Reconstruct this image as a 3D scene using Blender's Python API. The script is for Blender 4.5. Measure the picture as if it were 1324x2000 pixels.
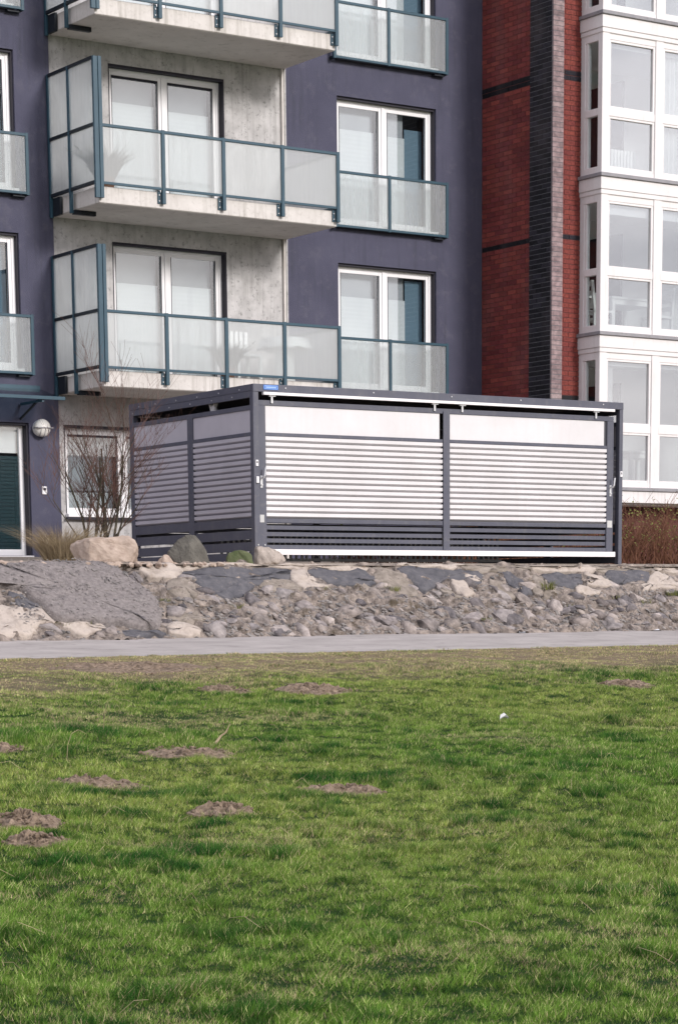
import bpy, math, random
import numpy as np
from mathutils import Vector, Matrix
for o in list(bpy.data.objects): bpy.data.objects.remove(o)
scene = bpy.context.scene
COL = scene.collection
R = math.radians
random.seed(7); RNG = np.random.default_rng(11)

# ------------------------------------------------------------------ camera
cd = bpy.data.cameras.new('camera'); cam = bpy.data.objects.new('camera', cd); COL.objects.link(cam)
scene.camera = cam
YAW, PITCH, ROLL = 0.59760, -0.16968, -0.00895
fw = Vector((math.sin(YAW)*math.cos(PITCH), math.cos(YAW)*math.cos(PITCH), math.sin(PITCH)))
rt = Vector((math.cos(YAW), -math.sin(YAW), 0)); up = rt.cross(fw)
r2 = math.cos(ROLL)*rt+math.sin(ROLL)*up; u2 = -math.sin(ROLL)*rt+math.cos(ROLL)*up
cam.matrix_world = Matrix(((r2.x,u2.x,-fw.x,0),(r2.y,u2.y,-fw.y,0),(r2.z,u2.z,-fw.z,0),(0,0,0,1)))
cd.sensor_fit = 'VERTICAL'; cd.sensor_height = 36; cd.lens = 4497/2000*36
cd.shift_y = 0.4823; cd.clip_start = .1; cd.clip_end = 3000
# ------------------------------------------------------------------ light
SUN_AZ, SUN_EL = 169.0, 22.0           # azimuth clockwise from +Y
w = bpy.data.worlds.new('World'); scene.world = w; w.use_nodes = True
nt = w.node_tree; bg = nt.nodes['Background']; sky = nt.nodes.new('ShaderNodeTexSky')
sky.sky_type = 'NISHITA'; sky.sun_disc = False; sky.sun_elevation = R(SUN_EL); sky.sun_rotation = R(SUN_AZ)
sky.air_density = 1.0; sky.dust_density = 3.0; sky.ozone_density = 1.0; sky.altitude = 0
hz = nt.nodes.new('ShaderNodeMix'); hz.data_type = 'RGBA'; hz.inputs[0].default_value = .9      # thin bright cloud layer over the whole sky
tc = nt.nodes.new('ShaderNodeTexCoord'); mp = nt.nodes.new('ShaderNodeMapping'); mp.inputs['Scale'].default_value = (1,1,2.6); nt.links.new(tc.outputs['Generated'], mp.inputs[0])
cn = nt.nodes.new('ShaderNodeTexNoise'); cn.inputs['Scale'].default_value = 5; cn.inputs['Detail'].default_value = 6; cn.inputs['Roughness'].default_value = .55; nt.links.new(mp.outputs[0], cn.inputs[0])
cr = nt.nodes.new('ShaderNodeValToRGB'); cr.color_ramp.elements[0].position = .38; cr.color_ramp.elements[1].position = .64
cr.color_ramp.elements[0].color = (.60,.62,.68,1); cr.color_ramp.elements[1].color = (1,1,1.02,1); nt.links.new(cn.outputs[0], cr.inputs[0])
cm = nt.nodes.new('ShaderNodeMix'); cm.data_type = 'RGBA'; cm.blend_type = 'MULTIPLY'; cm.inputs[0].default_value = 1; cm.inputs[7].default_value = (6.4,6.2,6.6,1); nt.links.new(cr.outputs[0], cm.inputs[6])
nt.links.new(cm.outputs[2], hz.inputs[7]); nt.links.new(sky.outputs[0], hz.inputs[6]); nt.links.new(hz.outputs[2], bg.inputs[0]); bg.inputs[1].default_value = 0.15
sl = bpy.data.lights.new('sun', 'SUN'); sl.energy = 2.0; sl.angle = R(12.0); sl.color = (1.0, .955, .93)
so = bpy.data.objects.new('sun', sl); COL.objects.link(so)
sd = Vector((math.sin(R(SUN_AZ))*math.cos(R(SUN_EL)), math.cos(R(SUN_AZ))*math.cos(R(SUN_EL)), math.sin(R(SUN_EL))))
so.rotation_euler = (-sd).to_track_quat('-Z', 'Y').to_euler(); so.location = sd*60
vs = scene.view_settings; vs.view_transform = 'Standard'; vs.look = 'None'; vs.gamma = 1; vs.exposure = 0.5
vs.use_curve_mapping = False
scene.render.engine = 'CYCLES'
scene.cycles.transparent_max_bounces = 16

# ------------------------------------------------------------------ helpers
class MB:
    def __init__(s): s.v = []; s.f = []
    def add(s, vs, fs):
        n = len(s.v); s.v += [tuple(v) for v in vs]; s.f += [tuple(i+n for i in f) for f in fs]; return s
    def box(s, x0, x1, y0, y1, z0, z1):
        if x0 > x1: x0, x1 = x1, x0
        if y0 > y1: y0, y1 = y1, y0
        if z0 > z1: z0, z1 = z1, z0
        return s.add([(x0,y0,z0),(x1,y0,z0),(x1,y1,z0),(x0,y1,z0),(x0,y0,z1),(x1,y0,z1),(x1,y1,z1),(x0,y1,z1)],
              [(0,3,2,1),(4,5,6,7),(0,1,5,4),(1,2,6,5),(2,3,7,6),(3,0,4,7)])
    def tube(s, pts, rad, n=6, cap=True):
        pts = [Vector(p) for p in pts]
        if not isinstance(rad, (list, tuple)): rad = [rad]*len(pts)
        base = len(s.v); u = None
        for i, p in enumerate(pts):
            d = (pts[min(i+1,len(pts)-1)]-pts[max(i-1,0)]).normalized()
            if u is None: u = d.orthogonal().normalized()
            u = (u-d*u.dot(d)).normalized(); q = d.cross(u)
            for k in range(n):
                a = 2*math.pi*k/n; s.v.append(tuple(p+rad[i]*(math.cos(a)*u+math.sin(a)*q)))
        for i in range(len(pts)-1):
            for k in range(n):
                a = base+i*n+k; b = base+i*n+(k+1)%n; s.f.append((a, b, b+n, a+n))
        if cap:
            s.f.append(tuple(base+k for k in range(n))[::-1]); e = base+(len(pts)-1)*n; s.f.append(tuple(e+k for k in range(n)))
        return s
    def prism(s, prof, x0, x1, axis='x'):
        n = len(prof)
        if axis == 'x': vs = [(x0,a,b) for a,b in prof]+[(x1,a,b) for a,b in prof]
        elif axis == 'y': vs = [(a,x0,b) for a,b in prof]+[(a,x1,b) for a,b in prof]
        else: vs = [(a,b,x0) for a,b in prof]+[(a,b,x1) for a,b in prof]
        fs = [(i,(i+1)%n,(i+1)%n+n,i+n) for i in range(n)]+[tuple(range(n))[::-1], tuple(range(n,2*n))]
        return s.add(vs, fs)
    def mesh(s, name, mat=None, smooth=False):
        m = bpy.data.meshes.new(name); m.from_pydata(s.v, [], s.f); m.update()
        if mat: m.materials.append(mat)
        if smooth: m.polygons.foreach_set('use_smooth', [True]*len(m.polygons))
        return m
    def build(s, name, mat, parent=None, smooth=False, bevel=0):
        return link(name, s.mesh(name, mat, smooth), parent, bevel)
def link(name, mesh, parent=None, bevel=0):
    o = bpy.data.objects.new(name, mesh); COL.objects.link(o)
    if parent: o.parent = parent
    if bevel:
        b = o.modifiers.new('bevel', 'BEVEL'); b.width = bevel; b.segments = 2; b.limit_method = 'ANGLE'
    return o
def box(name, mat, parent, *a, bevel=0): return MB().box(*a).build(name, mat, parent, bevel=bevel)
def tag(o, label=None, cat=None, group=None, kind=None):
    if label: o['label'] = label
    if cat: o['category'] = cat
    if group: o['group'] = group
    if kind: o['kind'] = kind
    return o
def empty(name, loc=(0,0,0), rz=0, label=None, cat=None, group=None):
    o = bpy.data.objects.new(name, None); COL.objects.link(o); o.location = loc; o.rotation_euler = (0,0,rz)
    return tag(o, label, cat, group)
class Local:                                   # parts given in world coordinates under a root at loc
    pass
def reroot(root):                              # children were built in world coordinates: keep them there
    for c in root.children: c.matrix_parent_inverse = Matrix.Translation(root.location).inverted()
class VN:                                      # value noise in numpy
    def __init__(s, seed, cell): s.g = np.random.default_rng(seed).random((128,128)); s.c = cell
    def __call__(s, x, y):
        x = np.asarray(x, float)/s.c; y = np.asarray(y, float)/s.c
        xi = np.floor(x).astype(int); yi = np.floor(y).astype(int); fx = x-xi; fy = y-yi
        fx = fx*fx*(3-2*fx); fy = fy*fy*(3-2*fy); g = s.g
        a = g[xi%128, yi%128]; b = g[(xi+1)%128, yi%128]; c = g[xi%128, (yi+1)%128]; d = g[(xi+1)%128, (yi+1)%128]
        return (a*(1-fx)+b*fx)*(1-fy)+(c*(1-fx)+d*fx)*fy
def fromnp(name, V, F, mat, smooth=False):      # fast mesh, F: (n,k) ints
    m = bpy.data.meshes.new(name); n, k = F.shape
    m.vertices.add(len(V)); m.vertices.foreach_set('co', np.asarray(V, np.float32).ravel())
    m.loops.add(n*k); m.loops.foreach_set('vertex_index', F.astype(np.int32).ravel())
    m.polygons.add(n); m.polygons.foreach_set('loop_start', np.arange(0, n*k, k, dtype=np.int32))
    m.update(calc_edges=True)
    if mat: m.materials.append(mat)
    m.polygons.foreach_set('use_smooth', np.full(n, smooth))
    return m
def vcol(m, name, C):
    a = m.attributes.new(name, 'FLOAT_COLOR', 'POINT'); C = np.c_[C, np.ones(len(C))].astype(np.float32); a.data.foreach_set('color', C.ravel())
def grid(xs, ys, zf):
    X, Y = np.meshgrid(xs, ys); V = np.c_[X.ravel(), Y.ravel(), zf(X.ravel(), Y.ravel())]
    nx = len(xs); i = np.arange(len(xs)-1); j = np.arange(len(ys)-1); I, J = np.meshgrid(i, j); a = (J*nx+I).ravel()
    return V, np.c_[a, a+1, a+1+nx, a+nx]

# ------------------------------------------------------------------ materials
def mix(nt, fac, a, b, blend='MIX'):
    n = nt.nodes.new('ShaderNodeMix'); n.data_type = 'RGBA'; n.blend_type = blend
    for i, v in ((0, fac), (6, a), (7, b)):
        if hasattr(v, 'links'): nt.links.new(v, n.inputs[i])
        else: n.inputs[i].default_value = v if i == 0 else (*v[:3], 1)
    return n.outputs[2]
def math_(nt, op, a, b=0.0, clamp=False):
    n = nt.nodes.new('ShaderNodeMath'); n.operation = op; n.use_clamp = clamp
    for i, v in ((0, a), (1, b)):
        if hasattr(v, 'links'): nt.links.new(v, n.inputs[i])
        else: n.inputs[i].default_value = v
    return n.outputs[0]
def noise(nt, vec, scale, detail=3, rough=.55):
    n = nt.nodes.new('ShaderNodeTexNoise'); n.inputs['Scale'].default_value = scale; n.inputs['Detail'].default_value = detail
    n.inputs['Roughness'].default_value = rough; nt.links.new(vec, n.inputs['Vector']); return n.outputs[0]
def coords(nt, stretch=(1,1,1), world=False):
    t = nt.nodes.new('ShaderNodeNewGeometry').outputs['Position'] if world else nt.nodes.new('ShaderNodeTexCoord').outputs['Object']
    m = nt.nodes.new('ShaderNodeMapping'); m.inputs['Scale'].default_value = stretch; nt.links.new(t, m.inputs[0]); return m.outputs[0]
def ramp(nt, fac, stops):
    n = nt.nodes.new('ShaderNodeValToRGB'); e = n.color_ramp.elements
    while len(e) < len(stops): e.new(.5)
    for el, (p, c) in zip(e, stops): el.position = p; el.color = (*c, 1)
    nt.links.new(fac, n.inputs[0]); return n.outputs[0]
def new(name, rough=.7, spec=.3, metal=0):
    m = bpy.data.materials.new(name); m.use_nodes = True; nt = m.node_tree; b = nt.nodes['Principled BSDF']
    b.inputs['Roughness'].default_value = rough; b.inputs['Specular IOR Level'].default_value = spec; b.inputs['Metallic'].default_value = metal
    return m, nt, b
def bump(nt, b, h, strength, dist=.01):
    n = nt.nodes.new('ShaderNodeBump'); n.inputs['Strength'].default_value = strength; n.inputs['Distance'].default_value = dist
    nt.links.new(h, n.inputs['Height']); nt.links.new(n.outputs[0], b.inputs['Normal'])
def mat(name, c1, c2=None, rough=.7, scale=4, stretch=(1,1,1), bmp=0, bscale=60, bdist=.005, spec=.3, metal=0, streak=None, spots=None, objrand=None, world=True, detail=5):
    m, nt, b = new(name, rough, spec, metal); c2 = c2 or tuple(x*1.15 for x in c1)
    v = coords(nt, stretch, world); f = noise(nt, v, scale, detail, .6)
    col = ramp(nt, f, [(.3, c1), (.7, c2)])
    if streak:                                  # (colour, amount) thin vertical run marks
        s = noise(nt, coords(nt, (1,1,.06), world), 14, 3, .6)
        s2 = noise(nt, coords(nt, (1,1,1), world), 1.3, 2)
        k = math_(nt, 'MULTIPLY', ramp(nt, s, [(.48,(0,0,0)),(.72,(1,1,1))]), ramp(nt, s2, [(.35,(0,0,0)),(.65,(1,1,1))]))
        k = math_(nt, 'MULTIPLY', k, streak[1]); col = mix(nt, k, col, streak[0])
    if spots:
        s = noise(nt, coords(nt, (1,1,1), world), spots[2], 4, .7)
        k = math_(nt, 'MULTIPLY', ramp(nt, s, [(.55,(0,0,0)),(.68,(1,1,1))]), spots[1]); col = mix(nt, k, col, spots[0])
    if objrand:                                 # list of colours picked per object
        oi = nt.nodes.new('ShaderNodeObjectInfo').outputs['Random']
        col = mix(nt, .75, col, ramp(nt, oi, [(i/(len(objrand)-1), c) for i, c in enumerate(objrand)]))
        col = mix(nt, .5, col, ramp(nt, f, [(.3,(.2,.19,.19)),(.7,(1.6,1.57,1.53))]), 'MULTIPLY')
    nt.links.new(col, b.inputs['Base Color'])
    if bmp: bump(nt, b, noise(nt, coords(nt, (1,1,1), world), bscale, 4, .6), bmp, bdist)
    return m
def glass(name, tint=(.9,.93,.93), refl=.10, rough=.0, gloss=(1,1,1), frost=0, frostcol=(.75,.77,.75)):
    m = bpy.data.materials.new(name); m.use_nodes = True; nt = m.node_tree; nt.nodes.clear()
    out = nt.nodes.new('ShaderNodeOutputMaterial'); tr = nt.nodes.new('ShaderNodeBsdfTransparent'); tr.inputs[0].default_value = (*tint, 1)
    gl = nt.nodes.new('ShaderNodeBsdfGlossy'); gl.inputs['Roughness'].default_value = rough; gl.inputs[0].default_value = (*gloss, 1)
    lw = nt.nodes.new('ShaderNodeLayerWeight'); lw.inputs[0].default_value = .5       # same from both faces of the pane
    fac = math_(nt, 'ADD', math_(nt, 'MULTIPLY', math_(nt, 'POWER', lw.outputs['Facing'], 4), .6), refl+.02, True)
    ms = nt.nodes.new('ShaderNodeMixShader'); nt.links.new(fac, ms.inputs[0])
    base = tr.outputs[0]
    if frost:
        df = nt.nodes.new('ShaderNodeBsdfDiffuse'); tl = nt.nodes.new('ShaderNodeBsdfTranslucent')
        s = noise(nt, coords(nt, (1,1,.05), True), 16, 4, .65); s2 = noise(nt, coords(nt, (1,1,.5), True), 1.6, 3)
        k = math_(nt, 'MULTIPLY', ramp(nt, s, [(.4,(0,0,0)),(.75,(1,1,1))]), ramp(nt, s2, [(.3,(0,0,0)),(.7,(1,1,1))]))
        c = mix(nt, math_(nt, 'MULTIPLY', k, .55), frostcol, tuple(x*.45 for x in frostcol))
        for n in (df, tl): nt.links.new(c, n.inputs[0])
        a = nt.nodes.new('ShaderNodeMixShader'); a.inputs[0].default_value = .45; nt.links.new(df.outputs[0], a.inputs[1]); nt.links.new(tl.outputs[0], a.inputs[2])
        e = nt.nodes.new('ShaderNodeMixShader'); nt.links.new(math_(nt, 'ADD', frost, math_(nt, 'MULTIPLY', k, .2), True), e.inputs[0])
        nt.links.new(tr.outputs[0], e.inputs[1]); nt.links.new(a.outputs[0], e.inputs[2]); base = e.outputs[0]
    nt.links.new(base, ms.inputs[1]); nt.links.new(gl.outputs[0], ms.inputs[2]); nt.links.new(ms.outputs[0], out.inputs[0])
    return m
M = {}
M['plaster'] = mat('blue grey render', (.069,.069,.106), (.089,.089,.131), .9, 1.6, bmp=.9, bscale=90, bdist=.008, streak=((.055,.057,.080), .7), spots=((.125,.122,.155), .35, 5))
M['reveal'] = mat('dark reveal', (.022,.020,.030), None, .6, 3)
M['concrete'] = mat('raw concrete', (.36,.35,.345), (.58,.565,.56), .85, 3.2, bmp=.35, bscale=45, streak=((.16,.155,.14), .5), spots=((.13,.13,.12), .6, 16), detail=8)
M['slab'] = mat('slab concrete', (.56,.53,.50), (.68,.65,.62), .8, 3, bmp=.15, bscale=50, streak=((.20,.18,.14), .75), spots=((.30,.28,.24), .3, 18))
M['soffit'] = mat('soffit concrete', (.52,.49,.46), (.62,.585,.55), .85, 2, bmp=.15, spots=((.25,.23,.2), .4, 6))
M['teal'] = mat('petrol painted steel', (.018,.058,.086), (.028,.074,.106), .42, 3, spec=.45, spots=((.02,.03,.03), .4, 30))
M['teal_dark'] = mat('dark bracket steel', (.012,.016,.022), None, .5, 3)
M['pvc'] = mat('white plastic frame', (.80,.79,.80), (.84,.83,.84), .35, 3, spec=.4)
M['blind'] = mat('white pleated blind', (.74,.74,.77), (.80,.80,.82), .8, 2, streak=((.6,.6,.64), .4))
M['sheer'] = mat('sheer and sky reflection', (.44,.44,.48), (.52,.52,.55), .8, 2)  # curtain grey that also carries the sky reflected in the upper panes
M['blue_blind'] = mat('blue pleated blind', (.16,.24,.32), (.20,.29,.37), .8, 3, stretch=(1,1,40))
M['curtain'] = mat('pale curtain', (.60,.60,.60), (.70,.70,.70), .9, 10, stretch=(1,1,.03))
M['room'] = mat('dark room backing', (.05,.05,.055), (.07,.07,.07), .9, 2)  # near-black colour stands for the darkness of unlit rooms
M['pane'] = glass('window glass', refl=.12)
M['pane_side'] = glass('bay side glass', refl=.0)
M['pane_bay'] = glass('bay glass', refl=.29)
M['frost'] = glass('frosted balcony glass', refl=.03, rough=.2, frost=.34, frostcol=(.86,.87,.87))
M['frost_clear'] = glass('thin frosted glass', refl=.03, rough=.2, frost=.24, frostcol=(.88,.89,.89))
M['canopy_glass'] = glass('canopy glass', tint=(.55,.65,.7), refl=.12)
M['door_dark'] = mat('dark teal door panel', (.012,.045,.055), (.020,.065,.078), .3, 3, stretch=(1,1,16), spec=.6)  # dark teal with faint horizontal bands
M['mortar'] = mat('mortar', (.11,.042,.04), (.15,.065,.06), .9, 8)
M['mortar_dark'] = mat('grey mortar', (.13,.13,.145), (.17,.17,.18), .9, 8)
RED = [(.170,.034,.032),(.195,.041,.035),(.215,.047,.037),(.185,.038,.034),(.155,.031,.032)]
M['red_brick'] = mat('red brick', (.15,.032,.024), (.22,.05,.03), .75, 25, bmp=.4, bscale=90, objrand=RED)
M['red_mass'] = mat('red brick wall', (.11,.023,.022), (.21,.045,.032), .75, 3.2, bmp=.4, bscale=90, spots=((.20,.14,.14), .35, 6))
M['dark_brick'] = mat('dark engineering brick', (.012,.011,.016), (.022,.020,.028), .6, 20, spec=.2, objrand=[(.010,.009,.014),(.022,.020,.030),(.014,.012,.018)])
M['dark_mass'] = mat('dark brick courses', (.010,.009,.014), (.026,.024,.034), .38, 12, spec=.5)
M['pale_brick'] = mat('pale pilaster brick', (.24,.17,.18), (.32,.24,.245), .8, 12, bmp=.3, objrand=[(.22,.16,.17),(.29,.215,.22),(.26,.19,.195),(.18,.135,.14),(.31,.24,.24)])  # paler than the flank bricks of the same pilaster
M['bay_white'] = mat('white painted bay frame', (.70,.675,.67), (.76,.735,.73), .5, 2, streak=((.45,.43,.41), .35), spots=((.52,.49,.47), .2, 14))
M['bay_ledge'] = mat('zinc ledge', (.22,.22,.24), (.32,.31,.32), .6, 6, spots=((.12,.11,.10), .5, 12))
M['inner_white'] = mat('pale room', (.74,.74,.74), (.78,.78,.775), .9, 2)
M['furniture'] = mat('white lacquered wood', (.88,.88,.87), None, .4, 2)
M['shed'] = mat('anthracite coated steel', (.072,.075,.102), (.092,.095,.124), .45, 3, spec=.45, streak=((.14,.135,.14), .4), spots=((.16,.155,.16), .35, 14))
M['shed_panel'] = mat('white aluminium sheet', (.62,.605,.61), (.70,.68,.69), .5, 1.5, spec=.3, streak=((.60,.58,.57), .4), spots=((.60,.58,.58), .25, 8))
M['shed_side'] = mat('grey lilac sheet', (.43,.415,.46), (.50,.48,.53), .45, 2, spec=.4)
M['shed_white'] = mat('bare aluminium track', (.78,.76,.76), None, .35, 2, metal=0, spec=.5)
M['shed_roof'] = mat('roof sheet', (.05,.05,.06), None, .6, 2)
M['bolt'] = mat('zinc bolt', (.65,.65,.66), None, .3, 2, metal=.6)
M['blue_plate'] = mat('blue plate', (.06,.17,.50), (.09,.22,.58), .4, 6)
M['blue_pale'] = mat('pale blue print', (.30,.45,.75), None, .4, 6)
M['lamp'] = mat('opal lamp globe', (.72,.70,.66), (.78,.76,.72), .35, 3, spec=.5)
M['rack'] = mat('galvanised rack', (.16,.16,.17), (.24,.24,.24), .5, 6, metal=.3)
M['lawn'] = mat('lawn soil', (.020,.040,.010), (.050,.075,.020), .95, 9, bmp=.8, bscale=30, bdist=.03, spots=((.10,.085,.04), .5, 12))
M['soil'] = mat('molehill soil', (.10,.072,.048), (.33,.25,.185), .95, 26, bmp=1, bscale=40, bdist=.02, spots=((.06,.045,.035), .8, 9))
M['path'] = mat('worn grey asphalt path', (.305,.28,.265), (.44,.405,.385), .9, 2.5, bmp=.4, bscale=120, spots=((.22,.20,.19), .55, 4), stretch=(.5,1,1))
M['bank'] = mat('rough bank', (.05,.043,.042), (.42,.355,.31), .95, 9, bmp=1, bscale=26, bdist=.03, spots=((.075,.058,.035), .8, 4), detail=8)
M['terrace'] = mat('gravel terrace', (.28,.235,.19), (.42,.36,.30), .95, 6, bmp=.8, bscale=50, bdist=.02)
STN = [(.075,.068,.075),(.17,.15,.15),(.40,.36,.345),(.10,.09,.095),(.36,.30,.25),(.09,.08,.09),(.48,.42,.39),(.31,.26,.225),(.29,.26,.265)]
M['stone'] = mat('bank stone', (.12,.12,.13), (.30,.28,.28), .85, 11, bmp=.8, bscale=35, bdist=.015, objrand=STN)
M['cream'] = mat('cement patch', (.33,.28,.24), (.56,.49,.43), .9, 9, bmp=.7, bscale=35, bdist=.012, spots=((.22,.19,.16), .55, 9))
M['tan'] = mat('weathered cement', (.17,.145,.12), (.33,.285,.245), .9, 10, bmp=.7, bscale=35, bdist=.012, spots=((.15,.13,.10), .7, 9))
M['gravel'] = mat('gravelly slab', (.17,.15,.145), (.29,.26,.25), .95, 22, bmp=1, bscale=60, bdist=.015, spots=((.09,.08,.08), .6, 6))
M['dark'] = mat('asphalt patch', (.075,.075,.085), (.14,.135,.145), .9, 9, bmp=.8, bscale=50, bdist=.012, spots=((.22,.2,.19), .35, 12))
M['boulder_pink'] = mat('pink granite', (.33,.255,.205), (.48,.39,.325), .85, 9, bmp=.6, bscale=45, bdist=.01, spots=((.25,.18,.15), .5, 7))
M['boulder_dark'] = mat('dark boulder', (.075,.07,.06), (.15,.14,.12), .9, 6, bmp=.8, bscale=30, bdist=.015, spots=((.04,.04,.035), .6, 5))
M['boulder_moss'] = mat('mossy boulder', (.055,.075,.03), (.13,.14,.075), .95, 5, bmp=.8, bscale=30, bdist=.015)
M['boulder_grey'] = mat('speckled granite', (.28,.24,.21), (.46,.40,.35), .85, 12, bmp=.6, bscale=45, bdist=.01, spots=((.16,.13,.11), .6, 16))
M['bark'] = mat('grey brown bark', (.035,.028,.024), (.085,.075,.05), .9, 8, bmp=.5)
M['twig'] = mat('reddish brown twigs', (.060,.035,.028), (.19,.105,.085), .8, 3)
M['hedge_twig'] = mat('hedge twigs', (.10,.040,.026), (.22,.11,.065), .85, 5)
M['hedge_leaf'] = mat('hedge leaves', (.10,.12,.025), (.20,.20,.06), .8, 5)
M['straw'] = mat('dry straw', (.26,.20,.125), (.42,.34,.22), .9, 5)
M['paper'] = mat('paper', (.5,.5,.49), None, .8, 4)
M['plant'] = mat('plant leaves', (.10,.12,.09), (.16,.18,.13), .7, 6)
M['pot'] = mat('pot', (.22,.12,.08), None, .8, 4)
M['wood_far'] = mat('far trees', (.022,.034,.022), (.045,.06,.035), .95, .4, bmp=1, bscale=1.5, bdist=.6)
m, nt, b = new('grass blades', .6, .12)
at = nt.nodes.new('ShaderNodeAttribute'); at.attribute_name = 'tint'; nt.links.new(at.outputs['Color'], b.inputs['Base Color'])
tl = nt.nodes.new('ShaderNodeBsdfTranslucent'); nt.links.new(at.outputs['Color'], tl.inputs[0])
ms = nt.nodes.new('ShaderNodeMixShader'); ms.inputs[0].default_value = .3
nt.links.new(b.outputs[0], ms.inputs[1]); nt.links.new(tl.outputs[0], ms.inputs[2]); nt.links.new(ms.outputs[0], nt.nodes['Material Output'].inputs[0])
M['blades'] = m
def tintmat(name, rough, spec=.3, bmp=.4):
    m, nt, b = new(name, rough, spec); at = nt.nodes.new('ShaderNodeAttribute'); at.attribute_name = 'tint'
    c = mix(nt, .5, at.outputs['Color'], ramp(nt, noise(nt, coords(nt, (1,1,1), True), 30, 4), [(.3,(.5,.5,.5)),(.7,(1.3,1.3,1.3))]), 'MULTIPLY')
    c = mix(nt, math_(nt, 'MULTIPLY', ramp(nt, noise(nt, coords(nt, (1,1,.4), True), 1.6, 4), [(.5,(0,0,0)),(.75,(1,1,1))]), .14), c, (.24,.19,.19))
    nt.links.new(c, b.inputs['Base Color']); bump(nt, b, noise(nt, coords(nt, (1,1,1), True), 90, 3), bmp, .004); return m
M['red_mass'] = tintmat('red brick courses', .8); M['dark_mass'] = tintmat('dark brick courses', .6, .2, .2)

# ================================================================== ground
vA, vB, vC = VN(1, 2.4), VN(2, .55), VN(3, .16)
def lawn_z(x, y):
    y = np.asarray(y, float); base = np.where(y > 0, -.462-(22-y)*.0514, -1.593)
    k = np.clip((22-y)/1.5, 0, 1)
    return base+k*(.07*(vA(x,y)-.5)+.045*(vB(x,y)-.5)+.012*(vC(x,y)-.5))
def span(lo, a, b, hi, step):                   # coarse - fine - coarse coordinates
    return np.r_[np.linspace(lo, a, 14)[:-1], np.arange(a, b, step), np.linspace(b, hi, 14)]
xs = span(-160, 0, 24, 180, .12); ys = np.r_[np.linspace(-200, 3, 16)[:-1], np.arange(3, 21.9, .12), 21.96, 22.04]
V, F = grid(xs, ys, lawn_z); e = V[:,1] > 21.9; V[e,1] += .22*(vB(V[e,0], V[e,0]*0)-.5)+.10*(vC(V[e,0], V[e,0]*0)-.5)
lm = fromnp('lawn', V, F, None, True); ly = V[:,1]; lx = V[:,0]
ld = np.clip((ly-17.6)/2.2+(VN(32,.95)(lx+40,ly)-.5)*1.2-.1, 0, 1)[:,None]; sp = np.clip((vB(lx+3,ly)-.70)*4, 0, 1)[:,None]*.12
lc = np.array([.014,.040,.009])*(1-ld)+np.array([.20,.155,.105])*ld; mg = np.clip(np.maximum(.485*ly-2.6-lx, lx-(.92*ly+2.6))/1.2, 0, 1)[:,None]*(1-ld)      # short dense turf beyond the modelled blades
lc = lc*(1-sp)+np.array([.11,.085,.05])*sp; lc = lc*(1-mg)+np.array([.085,.125,.030])*mg; vcol(lm, 'tint', lc)
m, nt, b = new('lawn soil and shaded base', .95, .1); at = nt.nodes.new('ShaderNodeAttribute'); at.attribute_name = 'tint'  # dark green base stands for shade between blades, brown is soil
nt.links.new(mix(nt, .8, at.outputs['Color'], ramp(nt, noise(nt, coords(nt, (1,1,1), True), 22, 5, .7), [(.3,(.35,.35,.35)),(.7,(1.5,1.5,1.5))]), 'MULTIPLY'), b.inputs['Base Color'])
bump(nt, b, noise(nt, coords(nt, (1,1,1), True), 40, 4), .8, .02); lm.materials.append(m); M['lawn'] = m
tag(link('lawn', lm), kind='structure')
V, F = grid(span(-160, 8, 26, 180, .25), np.linspace(21.6, 24.45, 12), lambda x, y: -.478+(y-22)*.0733+.012*(vA(x*.7,y)-.5))
tag(link('path', fromnp('path', V, F, M['path'], True)), kind='structure')
tz = lambda y: np.interp(y, [25.7, 26.4, 30.5, 34.7, 400], [.60, .655, .72, .93, .95])
V, F = grid(span(-160, 8, 32, 180, .3), np.r_[np.linspace(25.72, 36, 30), 60, 400], lambda x, y: tz(y)+.02*(vA(x,y)-.5)*(y < 34))
tag(link('terrace', fromnp('terrace', V, F, M['terrace'], True)), kind='structure')
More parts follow.
